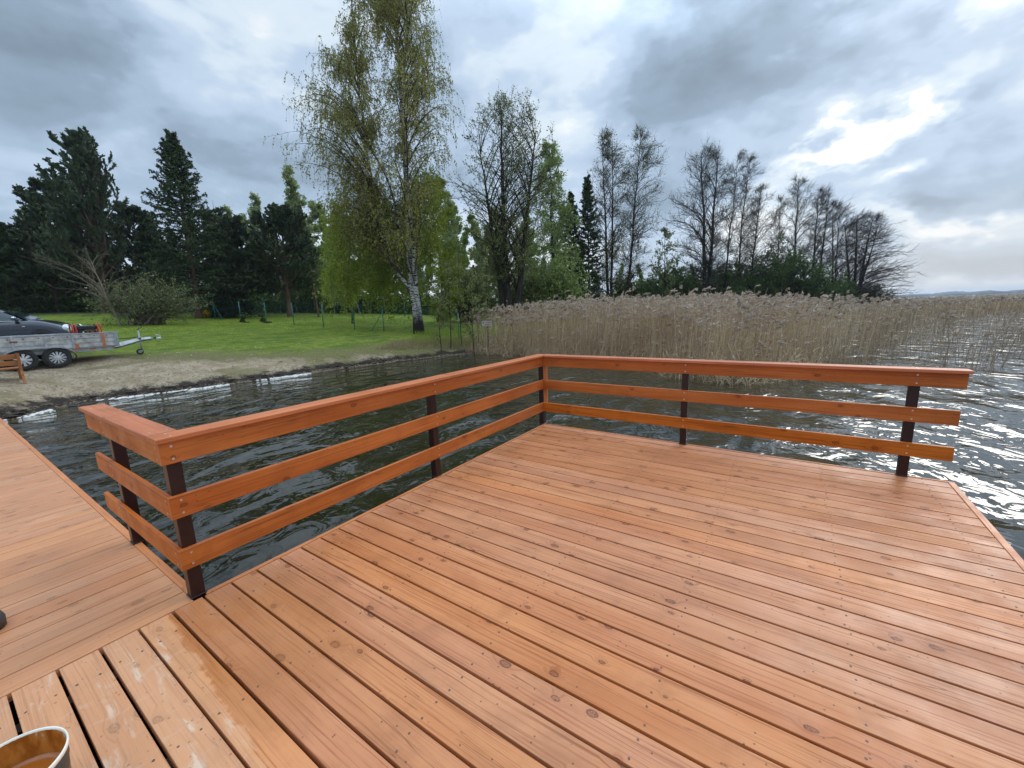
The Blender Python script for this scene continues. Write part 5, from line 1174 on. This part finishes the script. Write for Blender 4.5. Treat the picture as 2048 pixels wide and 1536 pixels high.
# greenhouse: pillars/roof shell with separate glass
gh = [(CY-1.30, .985, 1.0, .74, .73), (CY-1.62, .985, 1.20, .75, .66), (CY-1.98, .985, 1.36, .76, .60), (CY-2.3, .985, 1.435, .76, .58), (CY-2.9, .985, 1.46, .765, .58), (CY-3.6, .99, 1.44, .76, .57), (CY-4.05, 1.0, 1.36, .75, .55), (CY-4.42, 1.0, 1.05, .73, .66)]
V_ = []
for y, zb, zt, hw, hwt in gh:
    pts = [(hw, zb), ((hw*.45+hwt*.55)+.02, (zb+zt)/2), (hwt+.02, zt-.035), (hwt-.06, zt), (hwt*.4, zt+.012)]
    V_ += [(CXC+a, y, CG+b) for a, b in pts]+[(CXC-a, y, CG+b) for a, b in pts[::-1]]
n = 10; F_ = [[i*n+k, i*n+(k+1) % n, (i+1)*n+(k+1) % n, (i+1)*n+k] for i in range(len(gh)-1) for k in range(n)]; F_ += [list(range(n))[::-1], [(len(gh)-1)*n+k for k in range(n)]]
mb = MB(); mb.add(V_, F_); mb.build('roof', M_CAR, CR, True)
def interp_gh(y):
    ys = [g_[0] for g_ in gh][::-1]; return [float(np.interp(y, ys, [g_[k] for g_ in gh][::-1])) for k in (1, 2, 3, 4)]
for sx in (1, -1):
    for nm, ya, yb in (('side_window', CY-1.50, CY-2.45), ('side_window', CY-2.53, CY-3.35), ('side_window', CY-3.43, CY-4.05)):
        V_ = []; F_ = []; ys = np.linspace(ya, yb, 7)
        for y in ys:
            zb, zt, hw, hwt = interp_gh(y); zlo = zb+.035; zhi = max(zlo+.01, zt-.075)
            for z in (zlo, (zlo+zhi)/2, zhi):
                t = (z-zb)/(zt-.035-zb+1e-6); mid = (hw*.45+hwt*.55)+.02; xx = np.interp(t, [0, .52, 1], [hw, mid, hwt+.02])+.006; V_.append((CXC+sx*xx, y, CG+z))
        for i in range(6):
            for k in range(2): F_.append([i*3+k, i*3+k+1, i*3+3+k+1, i*3+3+k])
        mb = MB(); mb.add(V_, F_); mb.build(nm, M_GLASS, CR, True)
    P_ = np.array([[(CXC+sx*(interp_gh(y)[2]+.012), y, CG+interp_gh(y)[0]+.018) for y in np.linspace(CY-1.42, CY-4.1, 12)]]); mb = MB(); q_, f_, _ = tubes(P_, np.full((1, 12), .009), 6); mb.add(q_, f_.tolist()); mb.build('belt_trim', M_CHROME, CR, True)
    mb = MB(); mb.box((CXC+sx*.80-.05, CY-1.63, CG+1.02), (CXC+sx*.80+.15*sx if sx > 0 else CXC+sx*.80+.05, CY-1.50, CG+1.14), .03); mr = mb.build('wing_mirror', M_CAR, CR, True)
    mb = MB(); mb.box((CXC+sx*.86-.07, CY-1.62, CG+1.085), (CXC+sx*.86+.085, CY-1.494, CG+1.150), .025); mb.build('mirror_cap', M_CHROME, mr, True)
    for y in (CY-2.25, CY-3.15):
        mb = MB(); mb.box((CXC+sx*.885-.02, y-.09, CG+.83), (CXC+sx*.885+.03, y+.09, CG+.86), .008); mb.build('door_handle', M_CHROME, CR, True)
    mb = MB(); mb.box((CXC+sx*.885-.012, CY-1.38, CG+.80), (CXC+sx*.885+.02, CY-1.30, CG+.825), .005); mb.build('side_indicator', M_WHITE, CR)
    mb = MB(); mb.lathe((CXC+sx*.66, CY-.19, CG+.70), (sx*.62, .72, .22), [(.001, .115), (.09, .10), (.145, .05), (.15, .0)], 20); mb.build('headlight', M_LAMP, CR, True)
V_ = [(CXC-.70, CY-1.27, CG+.998), (CXC+.70, CY-1.27, CG+.998), (CXC+.60, CY-1.93, CG+1.352), (CXC-.60, CY-1.93, CG+1.352)]; V_ = [(a, b+.012, c+.022) for a, b, c in V_]
mb = MB(); mb.add(V_, [(0, 1, 2, 3)]); mb.build('windscreen', M_GLASS, CR)
mb = MB(); mb.box((CXC-.75, CY-.08, CG+.24), (CXC+.75, CY+.02, CG+.50), .05); mb.build('bumper', M_CAR, CR, True)
CR.rotation_euler = (0, 0, R(-24)); CR.scale = (1, .84, 1)
# ------------------------------------------------------------------ bench
BX, BY = -14.45, .93; BG = float(gz(BX-.2, .7)); BG = .12
BE = empty('garden_bench', (BX, -.3, BG), 'orange-brown wooden bench cut by the left edge, its slatted back to the lake', 'bench')
def bpart(nm, lo, hi, ch=.006, par=None): mb = MB(); mb.box(lo, hi, ch); return mb.build(nm, M_BENCH, par or BE)
Yend = BY; Ylo = -.75
for z0, z1 in ((.665, .80), (.50, .625)): bpart('back_slat', (BX-.055, Ylo, BG+z0), (BX-.028, Yend-.02, BG+z1))
for k, x in enumerate((BX-.10, BX-.22, BX-.34, BX-.46)): bpart('seat_slat', (x-.05, Ylo, BG+.40), (x+.05, Yend-.02, BG+.435))
def slant(nm, a, b, wy, wx): 
    mb = MB(); a = np.array(a, float); b = np.array(b, float); h = wx/2
    V_ = [(a[0]-h, a[1]-wy/2, a[2]), (a[0]+h, a[1]-wy/2, a[2]), (a[0]+h, a[1]+wy/2, a[2]), (a[0]-h, a[1]+wy/2, a[2]), (b[0]-h, b[1]-wy/2, b[2]), (b[0]+h, b[1]-wy/2, b[2]), (b[0]+h, b[1]+wy/2, b[2]), (b[0]-h, b[1]+wy/2, b[2])]
    mb.add(V_, [(3, 2, 1, 0), (4, 5, 6, 7), (0, 1, 5, 4), (1, 2, 6, 5), (2, 3, 7, 6), (3, 0, 4, 7)]); return mb.build(nm, M_BENCH, BE)
for y in (Yend-.04, Ylo+.08):
    slant('back_post', (BX-.05, y, BG+.36), (BX-.015, y, BG+.82), .055, .085)
    slant('leg', (BX+.13, y, BG-.04), (BX-.05, y, BG+.40), .05, .08)
    slant('leg', (BX-.50, y, BG-.02), (BX-.44, y, BG+.40), .05, .08)
    slant('stretcher', (BX-.21, y, BG+.20), (BX-.21, y, BG+.25), .03, .56)
    slant('seat_rail', (BX-.24, y, BG+.34), (BX-.24, y, BG+.399), .045, .50)
# ------------------------------------------------------------------ bucket with wood stain
M_BUCK = simple('dark_green_grey_bucket', (.035, .045, .042), .45, var=.3, scale=14)
M_RIM = simple('pale_bucket_rim', (.78, .72, .60), .4, var=.08, scale=20)
def stainin():
    mt, g = new_mat('stain_coated_bucket_inside'); tc = g.add('ShaderNodeTexCoord'); n = g.noise(g.mapv((tc, 3), (1, 1, .5)), 22., 5, .6); sp = g.add('ShaderNodeSeparateXYZ', {0: (tc, 3)})
    col = g.mix(g.ss(n, .35, .6), (.30, .085, .008), (.52, .20, .035)); col = g.mix(g.math('MULTIPLY', g.ss(n, .56, .62), g.ss((sp, 2), .21, .26)), col, (.50, .47, .40))
    setb(g, 'Base Color', col); setb(g, 'Roughness', .3); return mt
M_STIN = stainin(); M_STAIN = simple('liquid_wood_stain', (.36, .105, .012), .08, var=.06, scale=6)
BR = .137; bc = (.878, -.795)
BK = empty('paint_bucket', (bc[0], bc[1], .002), 'open bucket half full of orange wood stain, on the deck at the lower left corner', 'bucket')
BH = .262
mb = MB(); mb.lathe((bc[0], bc[1], .0025), (0, 0, 1), [(.0001, 0), (BR*.82, 0), (BR*.84, .006), (BR*.955, BH-.05), (BR*.97, BH-.048), (BR*.975, BH-.02), (BR*.99, BH-.010)], 48); mb.build('bucket_body', M_BUCK, BK, True)
mb = MB(); mb.lathe((bc[0], bc[1], .0025), (0, 0, 1), [(BR*.975, BH-.018), (BR*1.0, BH-.014), (BR*1.012, BH-.004), (BR*1.0, BH+.002), (BR*.975, BH+.001), (BR*.962, BH-.006)], 64); mb.build('rim', M_RIM, BK, True)
mb = MB(); mb.lathe((bc[0], bc[1], .0025), (0, 0, 1), [(BR*.963, BH-.005), (BR*.945, BH-.06), (BR*.925, BH-.10), (BR*.90, BH-.14)], 48); mb.build('inner_wall', M_STIN, BK, True)
mb = MB(); mb.lathe((bc[0], bc[1], .0025), (0, 0, 1), [(.0001, BH-.094), (BR*.7, BH-.094), (BR*.932, BH-.0935), (BR*.936, BH-.088)], 48); mb.build('wood_stain', M_STAIN, BK, True)
th_ = np.linspace(0, math.pi, 13); P_ = np.array([[(bc[0]+BR*1.03*math.cos(a+2.2), bc[1]+BR*1.03*math.sin(a+2.2), BH-.035-.11*math.sin(a)) for a in th_]])
mb = MB(); q_, f_, _ = tubes(P_, np.full((1, 13), .003), 6); mb.add(q_, f_.tolist()); mb.build('handle', M_ZINC, BK, True)
# dark rounded thing cut by the left edge on the walkway
sp_ = onz(-19, 1270, 0); mb = MB(); mb.lathe((sp_[0]-.07, sp_[1]-.02, .002), (0, 0, 1), [(.0001, .085), (.05, .084), (.078, .074), (.086, .05), (.084, .0), (.0001, .0)], 24)
tag(mb.build('paint_tin', simple('dark_grey_tin', (.05, .05, .05), .5), None, True, loc=(sp_[0]-.07, sp_[1]-.02, .002)), 'dark grey rounded tin on the walkway, barely in view at the left edge', 'tin')
# ------------------------------------------------------------------ sign in the reeds
SG = ground_at(974, 20.6, 660); s0 = at(974, 647, 20.6)
SN = empty('warning_sign', (s0[0], s0[1], SG[2]), 'small faded white and red sign on a stake at the left end of the reeds', 'sign')
lat = LAT; w2, h2 = 20*20.6/F/2, 10.5*20.6/F/2
def signquad(nm, cx, cz, hw, hh, off, mt, par, t=.006):
    mb = MB(); V_ = []
    for dd in (0, t):
        for a, b in ((-1, -1), (1, -1), (1, 1), (-1, 1)): V_.append(s0+lat*(cx+a*hw)+np.array([0, 0, cz+b*hh])-DEP*(off+dd))
    mb.add(V_, [(0, 1, 2, 3), (7, 6, 5, 4), (0, 4, 5, 1), (1, 5, 6, 2), (2, 6, 7, 3), (3, 7, 4, 0)]); return mb.build(nm, mt, par)
bd = signquad('board', 0, 0, w2, h2, 0, simple('faded_white_board', (.50, .47, .43), .6, var=.12), SN)
for cx, cz, hw, hh, mt in ((-.16, .045, .03, .04, M_BLACK), (-.02, .05, .05, .022, M_BLACK), (.12, .05, .06, .022, M_BLACK), (-.05, -.055, .06, .04, M_RED), (.09, -.06, .07, .035, M_RED)):
    signquad('lettering', cx, cz, hw, hh, .0065, simple('faded_print_red', (.50, .17, .13), .7) if mt is M_RED else simple('faded_print_grey', (.16, .15, .15), .7), bd, .001)
mb = MB(); mb.box((s0[0]-.02, s0[1]+.01, SG[2]-.2), (s0[0]+.02, s0[1]+.05, s0[2]+.05), .003); mb.build('stake', M_DARKW, SN)
# ------------------------------------------------------------------ old jetty out in the reeds
jd = 36.; j0 = at(1718, 640, jd)
JT = empty('old_jetty', (j0[0], j0[1], ZW), 'small dark weathered jetty standing among the reeds at the edge of open water', 'jetty')
M_OLDW = simple('weathered_dark_wood', (.10, .085, .07), .85, var=.35); M_PLY = simple('weathered_plywood', (.30, .25, .19), .8, var=.2)
def jp(u, v, z): return j0*np.array([1, 1, 0])+LAT*u+DEP*v+np.array([0, 0, z])
for u, v in ((-1.1, 0), (-.3, 0), (.5, 0), (1.15, 0), (-1.1, 1.6), (1.15, 1.6), (.1, 1.6)):
    mb = MB(); mb.cyl(jp(u, v, ZW-1.2), jp(u+.03, v, .62 if u in (-1.1, 1.15) else .15), .05, .045, 8); mb.build('post', M_OLDW, JT, True)
mb = MB()
for k in range(9): 
    v = k*.19; P_ = [jp(-1.25, v, .02), jp(1.3, v, .02), jp(1.3, v+.16, .02), jp(-1.25, v+.16, .02)]; mb.add(P_+[p+np.array([0, 0, .04]) for p in P_], [(3, 2, 1, 0), (4, 5, 6, 7), (0, 1, 5, 4), (1, 2, 6, 5), (2, 3, 7, 6), (3, 0, 4, 7)])
mb.build('deck_planks', M_OLDW, JT)
mb = MB(); P_ = [jp(.0, -.06, .10), jp(.72, -.06, .10), jp(.72, -.04, .10), jp(.0, -.04, .10)]; mb.add(P_+[p+np.array([0, 0, .38]) for p in P_], [(3, 2, 1, 0), (4, 5, 6, 7), (0, 1, 5, 4), (1, 2, 6, 5), (2, 3, 7, 6), (3, 0, 4, 7)]); mb.build('side_panel', M_PLY, JT)
mb = MB(); mb.cyl(jp(-1.15, -.03, .50), jp(1.2, -.03, .52), .035, n=6); mb.build('rail', M_OLDW, JT, True)
# ------------------------------------------------------------------ air over the lake
hz = MB(); hz.box((-4600, -4600, -4.6), (4600, 4600, 34)); ho = hz.build('haze', None)
ho.data.materials.clear(); hm = bpy.data.materials.new('thin_haze'); hm.use_nodes = True; t = hm.node_tree
for n in list(t.nodes): t.nodes.remove(n)
gh_ = NT(t); out = gh_.add('ShaderNodeOutputMaterial'); pv = gh_.add('ShaderNodeVolumePrincipled', {'Color': (.80, .88, 1.), 'Density': .00026, 'Anisotropy': .3}); t.links.new(pv.outputs[0], out.inputs[1])
ho.data.materials.append(hm); tag(ho, kind='stuff')
